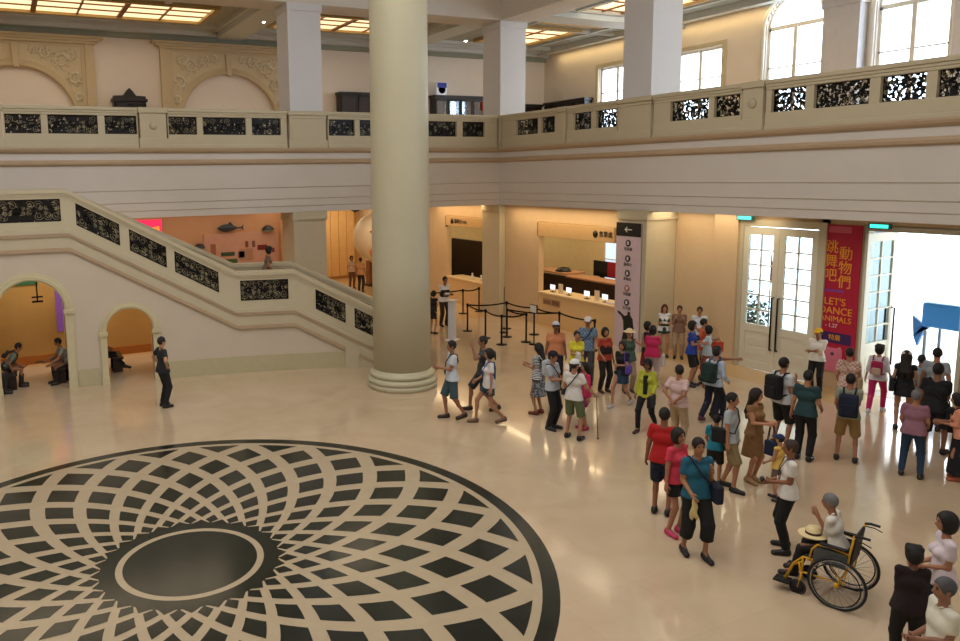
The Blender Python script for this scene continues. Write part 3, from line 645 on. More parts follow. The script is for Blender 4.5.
MB().box(-9, 2.9, .3, .45, 0, 4.1).build('panel', mat('A8754A', .7), t); MB().box(-9, 2.9, .28, .3, 0, .2).build('kickboard', DWOOD, t)
# gold panelled wall far back, with the balloon animal
t = empty('wood_panelling', (-2.2, 12.9, 0), 0, 'golden wood panelled wall far back left of the round column', 'wall panelling'); b = MB()
for i in range(14): b.box(-4.2+i*.45, -4.2+i*.45+.43, 0, .1, 0, 4.0)
b.build('boards', mat('DDB070', .5, var=.1, scale=3), t); MB().box(-4.2, 2.1, -.03, 0, 0, .15).build('skirting', mat('A5713A', .5), t)
t = empty('balloon_animal', (-.95, 8.6, 0), 0, 'huge round cream balloon creature with orange fins hanging behind the column', 'balloon figure'); zc = 2.45; R = 1.08
b = MB().lathe([(max(.001, R*math.sin(a)), zc-R*1.05*math.cos(a)) for a in np.linspace(0, PI, 24)], 40); b.build('body', mat('F1E2C4', .4), t)
b = MB(); b.add([(-.75, -.85, zc+.35), (-.15, -1.05, zc+.25), (-.25, -1.05, zc-.45), (-.4, -.8, zc+.05), (-.7, -1.0, zc+.40), (-.12, -1.22, zc+.30)], [(0, 1, 3), (1, 2, 3), (0, 4, 5, 1), (4, 5, 3), (5, 2, 3), (0, 3, 4), (1, 5, 2)]); b.build('fin', mat('E8923C', .5), t)
MB().lathe([(.0, -.25), (.16, -.2), (.22, 0), (.12, .2), (0, .26)], 16, (-.5, -.85, zc-.6)).build('beak', mat('E58038', .5), t)
MB().lathe([(.001, zc-R*1.05-.12), (.3, zc-R*1.05-.02), (.45, zc-R*.85)], 20).build('belly_cap', mat('E49A7C', .5), t)
MB().lathe([(0, -.05), (.07, 0), (0, .05)], 12, (-.35, -.98, zc+.3)).build('eye', mat('181818', .2), t); MB().tube([(0, 0, zc+R), (0, 0, 4.2)], .015, 6).build('cord', IRON, t)
t = empty('hanging_fabric', (-2.2, 9.5, 3.85), 0, 'dark blue draped fabric under the ceiling beside the balloon creature', 'hanging decoration')
b = MB(); vs = []
for i in range(13):
    for j in range(3): vs.append((-1.4+i*.2, j*.3, .15*math.sin(i*1.1+j)-.02*i*(1-j*.5)+.1))
fs = [(i*3+j, i*3+j+1, (i+1)*3+j+1, (i+1)*3+j) for i in range(12) for j in range(2)]; b.add(vs, fs, 0, True)
o = b.build('fabric', mat('1C2440', .7), t); s_ = o.modifiers.new('thickness', 'SOLIDIFY'); s_.thickness = .03
t = empty('exhibit_totem', (-.55, 9.6, 0), 0, 'dark wooden exhibit post below the balloon creature', 'exhibit')
MB().box(-.35, .6, -.1, .3, 0, 1.25).build('panel', mat('8A5A34', .5), t, .02); MB().box(-.4, .65, -.15, .35, 0, .1).build('foot', DWOOD, t)

# ------------------------------------------------------------------ ticket desks in the right wall
CREAM = mat('E2BE88', .45, var=.05, scale=2)
def desk(y0, y1, label, top=1.16):
    t = empty('ticket_desk', (.28, (y0+y1)/2, 0), 0, label, 'counter'); hy = (y1-y0)/2-.01
    MB().box(0, .75, -hy, hy, 0, top-.06).build('front_panel', CREAM, t, .01); MB().box(-.04, .8, -hy, hy, top-.06, top).build('counter_top', mat('F0D2A0', .3), t, .01)
    return t
dk = desk(-5.8, -2.0, 'long cream ticket desk behind the queue barriers, right of the corner')
dk2 = desk(1.3, 4.25, 'cream counter in the niche left of the corner pillar', 1.02)
def signboard(y0, y1, z0, z1, label, txt, ty):
    t = empty('overhead_signboard', (.30, (y0+y1)/2, (z0+z1)/2), 0, label, 'sign board'); hy, hz = (y1-y0)/2-.02, (z1-z0)/2
    MB().box(-.10, .02, -hy, hy, -hz, hz).build('board', mat('CDAA78', .5), t, .01); MB().box(-.12, -.10, -hy, -hy+.0, -hz, hz)
    MB().lathe([(0, -.115), (.11, -.115), (.11, -.1)], 20, (0, ty, 0), axis='x').build('icon', mat('1C1814', .5), t)
    text_mesh(txt, .2, mat('3A2E22', .5), t, face_negx(-.11, ty-.17, 0), align='LEFT')
    return t
signboard(-5.8, -2.0, 3.12, 3.6, 'cream overhead board with round icon above the long ticket desk', '售票處', -1.05)
signboard(1.3, 4.25, 3.18, 3.58, 'cream overhead board above the niche counter left of the corner', '服務台 Info', .9)
for y, z1 in ((-2.03, 3.6), (4.2, 3.58)): MB().box(.2, .3, y-.02, y+.02, 3.12, z1).build('bracket', IRON, None); o = bpy.context.scene.objects[-1]
for o in [o for o in COL.objects if o.name.startswith('bracket')]: tag(o, 'dark end bracket of the overhead board '+('above the long ticket desk' if o.location.y < 0 or 'bracket' == o.name else 'above the niche counter'), 'bracket')
# back counter, brown, with wooden ledge
t = empty('rear_counter', (2.2, -2.4, 0), 0, 'dark brown rear counter with a pinkish wooden ledge behind the ticket desk', 'counter')
MB().box(0, .2, -3.7, 3.2, 0, 1.42).build('brown_panel', mat('2B1712', .4), t); MB().box(-.06, .7, -3.7, 1.2, 1.42, 1.48).build('ledge', mat('BF8E6A', .4), t, .008); MB().box(-.06, .9, 1.2, 3.2, 1.5, 1.56).build('ledge', mat('BF8E6A', .4), t, .008)
t = empty('rear_partition', (1.6, 4.1, 0), 0, 'dark brown wall panel behind the niche counter', 'partition')
MB().box(0, .15, -2.9, 2.0, .0, 2.45).build('panel', mat('2B1712', .4), t); MB().box(0, .2, -2.9, 1.5, 0, .1).build('skirting', DWOOD, t)
t = empty('blue_window', (4.28, -1.3, 0), 0, 'tall pale blue daylight window in the room behind the ticket desk', 'window')
MB().box(0, .1, -.5, .4, .3, 2.72).build('frame', WHITEP, t); MB().box(-.01, 0, -.42, .32, .4, 2.64).build('pane', mat('C8E2FA', .3, var=0, emis=1.1), t); MB().box(-.03, -.01, -.42, .32, 1.95, 1.99).build('glazing_bar', WHITEP, t)
t = empty('display_monitor', (3.4, -1.75, 1.0), 0, 'dark monitor with red side at the rear of the ticket room', 'monitor')
MB().box(0, .08, -.3, .45, .42, 1.0).build('screen', mat('14181C', .3), t); MB().box(0, .08, -.75, -.3, .42, 1.0).build('red_panel', mat('A01830', .5), t); MB().box(0, .05, -.1, .1, -1.0, .42).build('stand', IRON, t)
t = empty('helmet_case', (2.55, 1.1, 1.56-1.0+1.0), 0, 'black rounded case lying on the rear ledge', 'case'); t.location.z = 1.56; t.location.y = -.6
MB().lathe([(.3, 0), (.3, .03), (.22, .13), (0, .17)], 20).build('lid', mat('121212', .4), t); MB().lathe([(.31, 0), (.31, .03)], 20).build('rim', IRON, t)
ipad = None
for i, (y, l) in enumerate([(-2.5, 'lit white tablet screen on the ticket desk, nearest the corner'), (-3.35, 'lit white tablet screen on the ticket desk, second from the corner'), (-4.25, 'lit white tablet screen on the ticket desk, third from the corner'), (-5.1, 'lit white tablet screen on the ticket desk, nearest the white banner')]):
    if ipad is None:
        ipad = empty('tablet_stand', (.5, y, 1.16), 0, l, 'screen', 'tablet screens on the ticket desk')
        MB().box(-.03, .09, -.09, .09, 0, .015).build('foot', IRON, ipad); MB().tube([(.03, 0, .01), (.03, 0, .12)], .012, 8).build('stem', IRON, ipad)
        MB().box(.02, .035, -.14, .14, .08, .27).build('casing', IRON, ipad); MB().box(.012, .02, -.13, .13, .09, .26).build('lit_screen', mat('EAF4FF', .3, var=0, emis=1.3), ipad)
    else: c_ = copy_tree(ipad); c_.location.y = y; c_['label'] = l
for y, l in ((-2.95, 'upright leaflet holder between the first two tablet screens'), (-4.75, 'upright leaflet holder left of the last tablet screen')):
    t = empty('leaflet_holder', (.5, y, 1.16), 0, l, 'leaflet holder', 'leaflet holders on the ticket desk')
    MB().box(-.02, .06, -.12, .12, 0, .02).build('foot', WHITEP, t)
    for k in (-1, 1): MB().box(-.01, .01, k*.06-.05, k*.06+.05, .02, .34).build('leaflet', mat('E8D6BE', .6), t)
t = empty('paper_stack', (.5, -5.45, 1.16), 0, 'flat stack of white papers at the right end of the ticket desk', 'papers'); MB().box(-.12, .12, -.17, .17, 0, .05).build('sheets', WHITEP, t, .004); MB().box(-.11, .13, -.15, .16, .05, .056).build('top_sheet', mat('D8D0C8', .6), t)
for y, l, h in ((2.6, 'small white bottle on the niche counter', .22), (1.95, 'tilted white card on the niche counter', .2)):
    t = empty('counter_item', (.5, y, 1.02), 0, l, 'counter item'); MB().lathe([(.0, 0), (.07, 0), (.07, h*.6), (.03, h*.8), (.03, h)], 16).build('body', WHITEP, t); MB().lathe([(.035, h), (.035, h+.05), (0, h+.05)], 12).build('cap', WHITEP, t)
t = empty('wall_plate', (.26, -2.75, .85), 0, 'brown bordered notice plate on the front of the ticket desk', 'notice')
MB().box(-.012, .01, -.45, .45, -.11, .11).build('plate', mat('B08A66', .4), t); MB().box(-.016, -.012, -.42, -.05, -.08, .08).build('printed_field', mat('7A5640', .5), t); MB().box(-.016, -.012, .02, .4, -.08, .05).build('printed_field', mat('8A6650', .5), t)

# ------------------------------------------------------------------ tall white direction banner
t = empty('direction_banner', (-.03, -6.62, 0), 0, 'tall pale mauve direction banner with black header, arrow and round icons', 'banner')
MB().box(0, .02, -.5, .5, 0, 3.8).build('cloth', mat('D3BEC6', .7), t); MB().box(-.006, 0, -.5, .5, 3.4, 3.8).build('header', mat('15171A', .6), t)
b = MB(); b.box(-.012, -.006, -.14, .12, 3.585, 3.615); b.prism([(.16, 3.6), (.05, 3.69), (.05, 3.65), (.11, 3.6), (.05, 3.55), (.05, 3.51)], 'x', -.012, -.006); b.build('arrow', WHITEP, t)
for z, h, txt in ((3.2, '2A2224', '售票處'), (2.74, '151314', '服務台'), (2.3, '2A2224', '寄物區'), (1.85, 'A8695C', '兒童廳'), (1.42, '151314', '洗手間')):
    ic = MB().lathe([(0, -.012), (.10, -.012), (.10, -.0)], 24, (0, 0, z), axis='x').build('icon', mat(h, .6), t); MB().box(-.016, -.012, -.035, .035, z-.05, z+.05).build('pictogram', mat('E0D4D8', .6), ic)
    text_mesh(txt, .11, mat('6A5A62', .6), t, face_negx(-.005, 0, z-.18))
pts = [(-.15, .35), (-.32, .3), (-.3, .7), (-.26, .95), (-.16, 1.05), (-.15, 1.14), (-.06, 1.16), (-.04, 1.04), (.08, 1.0), (.25, 1.1), (.36, 1.14), (.34, 1.06), (.2, .98), (.12, .85), (.1, .55), (.2, .1), (.0, .05)]
MB().prism(pts, 'x', -.008, -.001).build('black_silhouette', mat('16201C', .6), t)

# ------------------------------------------------------------------ closed double door, red banner, open door
DOORW = mat('DCD8C4', .4, var=.03); OUTG = glass('door_glass', (.86, .96, 1), .08); BRONZE = mat('2C2A28', .35, .8)
def door_leaf(name, w_, h_, parent=None, x=0, y=0, rz=0, hinge=1, label=None, kind=None):
    """leaf in its local frame: runs 0..w_ along local x, thickness in y"""
    t = bpy.data.objects.new(name, None); COL.objects.link(t); t.location = (x, y, 0); t.rotation_euler = (0, 0, rz)
    if parent: t.parent = parent
    s = .16; zb = 1.22; zt = h_-.2
    b = MB(); b.box(0, s, -.03, .03, .01, h_); b.box(w_-s, w_, -.03, .03, .01, h_); b.box(s, w_-s, -.03, .03, .01, .22); b.box(s, w_-s, -.03, .03, zb-.2, zb); b.box(s, w_-s, -.03, .03, zt, h_); b.box(s, w_-s, -.015, .015, .22, zb-.2)
    for z in (.5, .78): b.box(s+.06, w_-s-.06, -.024, .024, z-.1, z+.1)
    b.build('leaf', DOORW, t)
    b = MB(); b.box(w_/2-.018, w_/2+.018, -.025, .025, zb, zt)
    for k in range(1, 6): z = zb+(zt-zb)*k/6; b.box(s, w_-s, -.025, .025, z-.018, z+.018)
    b.build('glazing_bars', DOORW, t); MB().box(s, w_-s, -.004, .004, zb, zt).build('glass', OUTG, t)
    hx = w_-s/2 if hinge == 1 else s/2
    for sy in (-1, 1): MB().tube([(hx, sy*.03, .62), (hx, sy*.10, .62), (hx, sy*.10, 2.0), (hx, sy*.03, 2.0)], .022, 8).build('pull_handle', BRONZE, t)
    return t
d1 = empty('door_1', (1.12, -10.67, 0), 0, None, None, None, 'structure')
b = MB(); b.box(0, .25, 1.05, 1.25, 0, 4.0); b.box(0, .25, -1.25, -1.05, 0, 4.0); b.box(0, .25, -1.05, 1.05, 3.82, 4.0); b.build('door_frame', TRIM, d1)
door_leaf('door_leaf', 1.04, 3.8, d1, .06, 1.05, -PI/2, 1); door_leaf('door_leaf', 1.04, 3.8, d1, .06, .0, -PI/2, 2)
t = empty('red_banner', (1.18, -12.2, 0), 0, 'tall crimson banner with yellow lettering and a pink bear beside the open door', 'banner')
MB().box(-.02, 0, -.55, .5, .42, 3.97).build('cloth', mat('B51238', .6), t); Y_ = mat('F0A62C', .5); MB().box(-.026, -.02, -.3, .25, 3.78, 3.93).build('pale_strip', mat('D05A74', .6), t)
for i, ch in enumerate('跳舞吧'): text_mesh(ch, .34, Y_, t, face_negx(-.026, .15, 3.42-.34*i), 'character')
for i, ch in enumerate('動物們'): text_mesh(ch, .34, Y_, t, face_negx(-.026, -.2, 3.28-.34*i), 'character')
text_mesh("LET'S", .24, Y_, t, face_negx(-.026, .0, 2.12)); text_mesh('DANCE', .24, Y_, t, face_negx(-.026, -.03, 1.9)); text_mesh('ANIMALS', .19, Y_, t, face_negx(-.026, -.04, 1.7))
text_mesh('- 1.27', .13, mat('F0D8D8', .5), t, face_negx(-.026, .05, 1.54))
MB().box(-.026, -.02, -.45, .35, 1.12, 1.38).build('purple_plaque', mat('3A1A5A', .6), t); text_mesh('特展', .15, Y_, t, face_negx(-.032, -.05, 1.25))
MB().box(-.026, -.02, -.2, .3, 2.36, 2.42).build('violet_strip', mat('8A3A90', .6), t)
pts = [(.28, .42)]+[(.2+.04*math.sin(a*2), .42+a*.25) for a in np.linspace(0, 2, 6)]+[(.2, .98), (.16, 1.06), (.08, 1.0), (-.12, 1.0), (-.2, 1.06), (-.25, .98), (-.26, .7), (-.34, .42)]
MB().prism(pts, 'x', -.026, -.02).build('pink_bear', mat('DE7A94', .6), t); MB().lathe([(0, -.032), (.045, -.032), (.045, -.026)], 12, (0, -.02, .86), axis='x').build('muzzle', mat('5A4450', .6), t)
d2 = empty('door_2', (1.2, -13.87, 0), 0, None, None, None, 'structure')
b = MB(); b.box(0, .25, 1.0, 1.1, 0, 4.0); b.box(0, .25, -1.1, -1.0, 0, 4.0); b.box(0, .25, -1.0, 1.0, 3.86, 4.0); b.build('door_frame', mat('C9C2AE', .5), d2)
door_leaf('door_leaf', 1.2, 3.8, d2, -.1, .97, math.radians(2), 1)
door_leaf('door_leaf', 1.04, 3.8, d2, .1, -.97, math.radians(-2), 1)
for x, y, l in ((1.0, -9.75, 'green glowing exit lamp above the closed double door'), (1.05, -13.2, 'green glowing exit lamp above the open doorway')):
    t = empty('exit_lamp', (x, y, 3.98 if y > -11 else 3.93), 0, l, 'exit sign', 'green exit lamps'); MB().box(-.04, .04, -.24, .24, 0, .12).build('housing', mat('2A5A58', .5), t); MB().box(-.045, -.04, -.2, .2, .02, .1).build('lit_face', mat('40E8D0', .4, var=0, emis=2), t)

# outside
b = MB(); b.box(9.6, 10, -3.2, -1.2, 0, 6); b.box(9.6, 10, -15.2, -14.2, 0, 6); struct('outside_pier', b, mat('E6E8EC', .7))
t = empty('blue_water_tank', (5.2, -12.9, 0), 0, 'bright blue plastic tank on a stand outside the open door', 'tank')
MB().box(-.4, .4, -.95, .75, 1.15, 1.8).build('tank', mat('1E78C8', .4), t, .06)
MB().prism([(.75, 1.05), (1.15, 1.35), (1.1, .8), (1.0, .55), (.75, 1.3)], 'x', -.05, .05).build('spout', mat('1E6AB0', .4), t)
for sx in (-1, 1):
    for y in (-.85, .65): MB().box(sx*.33-.03, sx*.33+.03, y-.03, y+.03, 0, 1.05).build('leg', mat('6A7680', .5), t)
for i, (x, y, h) in enumerate(((5.2, -7.0, 1.1), (6.5, -8.6, 1.0), (5.6, -6.3, 1.3))):
    t = empty('potted_shrub', (x, y, 0), 0, ['dark green shrub outside, left pane of the closed door', 'low dark shrub outside, right pane of the closed door', 'tall dark shrub outside, farthest left'][i], 'shrub'); b = MB(); rn = random.Random(i)
    for k in range(160):
        a = rn.random()*6.28; r = rn.random()**.5*.38; z = .35+rn.random()*h*.7; p = Vector((r*math.cos(a), r*math.sin(a), z)); d = Vector((rn.gauss(0, 1), rn.gauss(0, 1), rn.gauss(0, 1))).normalized()*.09; e = d.orthogonal().normalized()*.04
        b.add([p-d, p+e, p+d, p-e], [(0, 1, 2, 3)])
    b.build('leaves', mat('1E3A2A', .6), t); MB().lathe([(0, 0), (.2, 0), (.27, .35), (.25, .35), (0, .33)], 16).build('pot', mat('5A4030', .6), t)
t = empty('red_flag', (5.3, -7.35, 0), 0, 'slim red and blue flag standing outside the closed door', 'flag'); MB().tube([(0, 0, 0), (0, 0, 2.6)], .02, 8).build('pole', IRON, t); MB().box(-.01, .01, -.35, 0, 1.7, 2.4).build('cloth', ('x' and mat('C03040', .6)), t)

# ------------------------------------------------------------------ queue barriers
ST = [(-2.65, -1.95), (-2.77, -3.21), (-2.88, -4.27), (-2.06, -3.40), (-1.27, -2.27), (-2.0, -4.35), (-1.08, -3.55), (-1.02, -4.75), (-.99, .96), (-.2, 1.05), (-.96, -6.3), (-3.3, 1.5)]
SL = ['black barrier post nearest the white kiosk', 'black barrier post second in the front row from the left', 'black barrier post third in the front row from the left', 'black barrier post behind the front row with the tall thin rod', 'black barrier post farthest back by the corner pillar', 'black barrier post left of the small notice', 'black barrier post half way along the back row', 'black barrier post right behind the notice', 'black barrier post in front of the niche counter', 'black barrier post standing close to the corner pillar', 'black barrier post beside the white banner', 'black barrier post behind the couple at the kiosk']
proto = None
for (x, y), l in zip(ST, SL):
    if proto is None:
        proto = empty('queue_post', (x, y, 0), 0, l, 'barrier post', 'black retractable queue posts')
        MB().lathe([(0, 0), (.17, 0), (.17, .015), (.06, .03), (0, .03)], 24).build('base', IRON, proto); MB().lathe([(.03, .03), (.03, .86)], 14).build('pole', IRON, proto); MB().lathe([(.042, .84), (.042, .94), (.03, .955), (0, .955)], 14).build('belt_head', IRON, proto)
    else: c_ = copy_tree(proto); c_.location = (x, y, 0); c_['label'] = l
BL = [(0, 4), (0, 1), (1, 2), (3, 5), (4, 6), (3, 7), (2, 5), (8, 9), (7, 10), (6, 7), (11, 8)]
BLB = ['belt from the post by the white kiosk to the corner pillar post', 'belt from the kiosk side post forward to the second front post', 'belt between the second and third posts of the front row', 'belt leaving the post with the thin rod towards the notice', 'belt along the back row starting at the corner pillar post', 'belt between the rod post and the post behind the notice', 'belt from the third front post to the one left of the notice', 'short belt in front of the niche counter', 'long belt in front of the desk towards the white banner', 'belt on the back row right behind the notice', 'belt at the far left behind the couple at the kiosk']
for i, (a, c_) in enumerate(BL):
    A, C_ = Vector((*ST[a], .9)), Vector((*ST[c_], .9)); d = (C_-A).normalized(); A += d*.04; C_ -= d*.04; n_ = d.cross(Vector((0, 0, 1)))*.003; b = MB(); vs = []
    for k in range(9):
        p = A.lerp(C_, k/8); p.z -= .05*4*(k/8)*(1-k/8)
        for o_, z in ((-1, -.025), (1, -.025), (1, .025), (-1, .025)): vs.append(p+n_*o_+Vector((0, 0, z)))
    b.add(vs, [(k*4+q, k*4+(q+1) % 4, (k+1)*4+(q+1) % 4, (k+1)*4+q) for k in range(8) for q in range(4)]); o = b.build('barrier_belt', IRON)
    tag(o, BLB[i], 'barrier belt', 'black barrier belts')
t = empty('notice_stand', (-2.0, -4.75, 0), 0, 'small white notice board on a thin black stand among the barriers', 'notice stand')
MB().lathe([(0, 0), (.16, 0), (.16, .015), (0, .03)], 20).build('base', IRON, t); MB().tube([(0, 0, .02), (0, 0, 1.05)], .018, 8).build('pole', IRON, t); bd = MB().box(-.04, .0, -.17, .17, 1.0, 1.26).build('board', IRON, t); MB().box(-.046, -.04, -.15, .15, 1.02, 1.24).build('paper', WHITEP, bd)
t = empty('white_kiosk', (-3.84, -2.9, 0), .5, 'slim tall white information pillar the couple leans over', 'information pillar')
MB().box(-.12, .12, -.09, .09, 0, 1.28).build('column', mat('D9DCE6', .4), t, .01); MB().box(-.17, .17, -.14, .14, 1.28, 1.31).build('top_plate', WHITEP, t); MB().box(-.2, .2, -.17, .17, 0, .02).build('foot_plate', WHITEP, t)
t = empty('thin_rod', (-1.75, -2.8, 0), 0, 'thin dark upright rod rising behind the barrier posts', 'rod'); MB().tube([(0, 0, .02), (0, 0, 1.55)], .012, 6).build('rod', IRON, t); MB().lathe([(0, 0), (.15, 0), (.15, .02), (0, .03)], 18).build('base', IRON, t)
t = empty('blue_ball', (-17.15, -8.9, 0), 0, 'small blue object on the floor at the far left edge', 'ball'); MB().lathe([(max(.001, .1*math.sin(a)), .1-.1*math.cos(a)) for a in np.linspace(0, PI, 12)], 18).build('ball', mat('1E4FB0', .5), t)
t2 = MB().lathe([(.03, .195), (.02, .21), (0, .21)], 10).build('valve', mat('103070', .5), t)
# warm lamps of the ground floor (ceiling downlights, and added fill lights)
area('gallery_downlights', (-4, 5.5, 4.15), 7, 4, 130, (1, .82, .6)); area('gallery_downlights', (-10.5, 4.4, 4.15), 6, 2.6, 55, (1, .86, .7)); area('gallery_downlights', (-17, 2.5, 4.15), 6, 3, 60, (1, .82, .6))
area('panelling_fill_light', (-2.4, 11.2, 4.15), 4, 1.5, 110, (1, .84, .6)); area('passage_fill_light', (-16.2, -.4, 3.6), 6, .3, 75, (1, .86, .66)); area('passage_fill_light', (-13, 0, 3.6), 3, .3, 45, (1, .82, .6))  # added fill lights brightening the panelling and the arch passages, no fittings there
area('desk_room_lamps', (2.6, -2.8, 4.1), 3, 5, 110, (1, .80, .50)); area('desk_room_lamps', (2.2, 3, 4.1), 2.5, 3, 70, (1, .80, .50))
area('wall_washers', (-.25, -3.2, 4.12), .3, 5.5, 60, (1, .72, .40)); area('wall_washers', (-.2, 3, 4.12), .6, 4, 40, (1, .72, .40)); area('wall_washers', (.6, -9, 4.12), .8, 3.5, 40, (1, .80, .55))
# ------------------------------------------------------------------ people: smooth implicit bodies
V = lambda *a: np.array(a, float)
def smin(a, b, k):
    h = np.clip(.5+.5*(b-a)/k, 0, 1); return b*(1-h)+a*h-k*h*(1-h)
class Sdf:
    def __init__(s): s.p = []; s.cut = []
    def cap(s, a, b, ra, rb=None, k=.04, flat=False, ys=1.0, flat0=False): s.p.append(('c', V(*a), V(*b), ra, ra if rb is None else rb, k, flat, ys, flat0)); return s
    def ell(s, c, r, R=None, k=.03): s.p.append(('e', V(*c), V(*r), R, k)); return s
    def box(s, c, h, R=None, rd=.02, k=.01): s.p.append(('b', V(*c), V(*h), R, rd, k)); return s
    def sub_plane(s, p, n): s.cut.append(('p', V(*p), V(*n)/np.linalg.norm(n))); return s
    def sub_ell(s, c, r, R=None): s.cut.append(('e', V(*c), V(*r), R)); return s
    def mesh(s, name, m, parent, h=.016, scale=1.0, wrinkle=0, extra=None):
        lo = np.full(3, 1e9); hi = -lo
        for p in s.p:
            if p[0] == 'c': r = max(p[3], p[4])*max(1, 1/p[7])+.03; l = np.minimum(p[1], p[2])-r; u = np.maximum(p[1], p[2])+r
            elif p[0] == 'e': r = max(p[2])+.03; l = p[1]-r; u = p[1]+r
            else: r = np.linalg.norm(p[2])+p[4]+.02; l = p[1]-r; u = p[1]+r
            lo = np.minimum(lo, l); hi = np.maximum(hi, u)
        n = np.ceil((hi-lo)/h).astype(int)+2; ax = [lo[i]+h*np.arange(n[i]) for i in range(3)]
        D = np.full(n, .25, np.float32)
        for p in s.p:
            if p[0] == 'c': pad = max(p[3], p[4])*1.4+p[5]+.05; l = np.minimum(p[1], p[2])-pad; u = np.maximum(p[1], p[2])+pad
            elif p[0] == 'e': pad = max(p[2])+p[4]+.05; l = p[1]-pad; u = p[1]+pad
            else: pad = np.linalg.norm(p[2])+p[4]+.05; l = p[1]-pad; u = p[1]+pad
            i0 = np.clip(np.floor((l-lo)/h).astype(int), 0, n-1); i1 = np.clip(np.ceil((u-lo)/h).astype(int)+1, 1, n)
            sl = tuple(slice(a, b) for a, b in zip(i0, i1)); P = np.stack(np.meshgrid(*[ax[i][sl[i]] for i in range(3)], indexing='ij'), -1)
            if p[0] == 'c':
                _, a, b, ra, rb, k, flat, ys, flat0 = p; S_ = V(1, 1/ys, 1); ab = (b-a)*S_; q = (P-a)*S_; L2 = ab@ab+1e-12
                t = np.clip((q@ab)/L2, 0, 1); d = (np.linalg.norm(q-t[..., None]*ab, axis=-1)-(ra+(rb-ra)*t))
                if flat: L = np.linalg.norm(b-a)+1e-9; d = np.maximum(d, (P-b)@((b-a)/L))
                if flat0: L = np.linalg.norm(b-a)+1e-9; d = np.maximum(d, (P-a)@((a-b)/L))
            elif p[0] == 'e':
                _, c, r, R, k = p; q = P-c
                if R is not None: q = q@R
                k0 = np.linalg.norm(q/r, axis=-1); k1 = np.linalg.norm(q/(r*r), axis=-1)+1e-9; d = k0*(k0-1)/k1
            else:
                _, c, hf, R, rd, k = p; q = P-c
                if R is not None: q = q@R
                q = np.abs(q)-hf+rd; d = np.linalg.norm(np.maximum(q, 0), axis=-1)+np.minimum(q.max(-1), 0)-rd
            D[sl] = smin(D[sl], d.astype(np.float32), k)
        if s.cut or wrinkle:
            P = np.stack(np.meshgrid(*ax, indexing='ij'), -1)
            if wrinkle: D += wrinkle*(np.sin(P[..., 2]*43+6*np.sin(P[..., 0]*17))*np.sin(P[..., 0]*31+P[..., 1]*23+2)).astype(np.float32)
            for c in s.cut:
                if c[0] == 'p': D = np.maximum(D, ((P-c[1])@c[2]).astype(np.float32))
                else:
                    q = P-c[1]
                    if c[3] is not None: q = q@c[3]
                    k0 = np.linalg.norm(q/c[2], axis=-1); k1 = np.linalg.norm(q/(c[2]*c[2]), axis=-1)+1e-9; D = np.maximum(D, -(k0*(k0-1)/k1).astype(np.float32))
        D[0] = D[-1] = .1; D[:, 0] = D[:, -1] = .1; D[:, :, 0] = D[:, :, -1] = .1
        ins = D < 0; c8 = np.stack([ins[a:n[0]-1+a, b:n[1]-1+b, c:n[2]-1+c] for a in (0, 1) for b in (0, 1) for c in (0, 1)])
        cnt = c8.sum(0); act = (cnt > 0) & (cnt < 8); idx = -np.ones(act.shape, int); ij = np.argwhere(act)
        if len(ij) == 0: return None
        idx[act] = np.arange(len(ij)); acc = np.zeros((len(ij), 3)); num = np.zeros(len(ij))
        offs = [(a, b, c) for a in (0, 1) for b in (0, 1) for c in (0, 1)]
        for o in offs:
            for d in range(3):
                if o[d] == 0:
                    o2 = list(o); o2[d] = 1; A = D[tuple((ij+o).T)]; B_ = D[tuple((ij+o2).T)]; cr = (A < 0) != (B_ < 0); t = np.where(cr, A/(A-B_+1e-12), 0)
                    pos = np.array(o, float)[None].repeat(len(ij), 0); pos[:, d] += t; acc += pos*cr[:, None]; num += cr
        vs = (ij+acc/num[:, None])*h+lo; faces = []
        for d in range(3):
            e1, e2 = [x for x in range(3) if x != d]; A = ins; sh = [slice(None)]*3; sh2 = [slice(None)]*3; sh[d] = slice(0, -1); sh2[d] = slice(1, None)
            cr = A[tuple(sh)] != A[tuple(sh2)]; q = np.argwhere(cr); q = q[(q[:, e1] > 0) & (q[:, e2] > 0) & (q[:, e1] < n[e1]-1) & (q[:, e2] < n[e2]-1)]
            if len(q) == 0: continue
            a = q.copy(); b = q.copy(); b[:, e1] -= 1; c = b.copy(); c[:, e2] -= 1; e = q.copy(); e[:, e2] -= 1
            f = np.stack([idx[tuple(x.T)] for x in (a, b, c, e)], 1); flip = A[tuple(q.T)] ^ (d == 1); f[flip] = f[flip][:, ::-1]; faces.append(f[(f >= 0).all(1)])
        F = np.concatenate(faces); me = bpy.data.meshes.new(name)
        vs = vs*scale; vl = vs.tolist(); fl = F.tolist(); mi = [0]*len(fl)
        if extra:
            for ev, ef, em in extra: nn = len(vl); vl += [tuple(np.array(v)*scale) for v in ev]; fl += [tuple(nn+i for i in f) for f in ef]; mi += [em]*len(ef)
        me.from_pydata(vl, [], fl); ms = m if isinstance(m, (list, tuple)) else [m]
        for x in ms: me.materials.append(x)
        me.polygons.foreach_set('material_index', mi); me.polygons.foreach_set('use_smooth', [True]*len(fl)); me.update()
        o = bpy.data.objects.new(name, me); COL.objects.link(o); o.parent = parent; return o
def rotz(a): c, s = math.cos(a), math.sin(a); return np.array([[c, -s, 0], [s, c, 0], [0, 0, 1.]])
def rotx(a): c, s = math.cos(a), math.sin(a); return np.array([[1, 0, 0], [0, c, -s], [0, s, c]])
def roty(a): c, s = math.cos(a), math.sin(a); return np.array([[c, 0, s], [0, 1, 0], [-s, 0, c]])
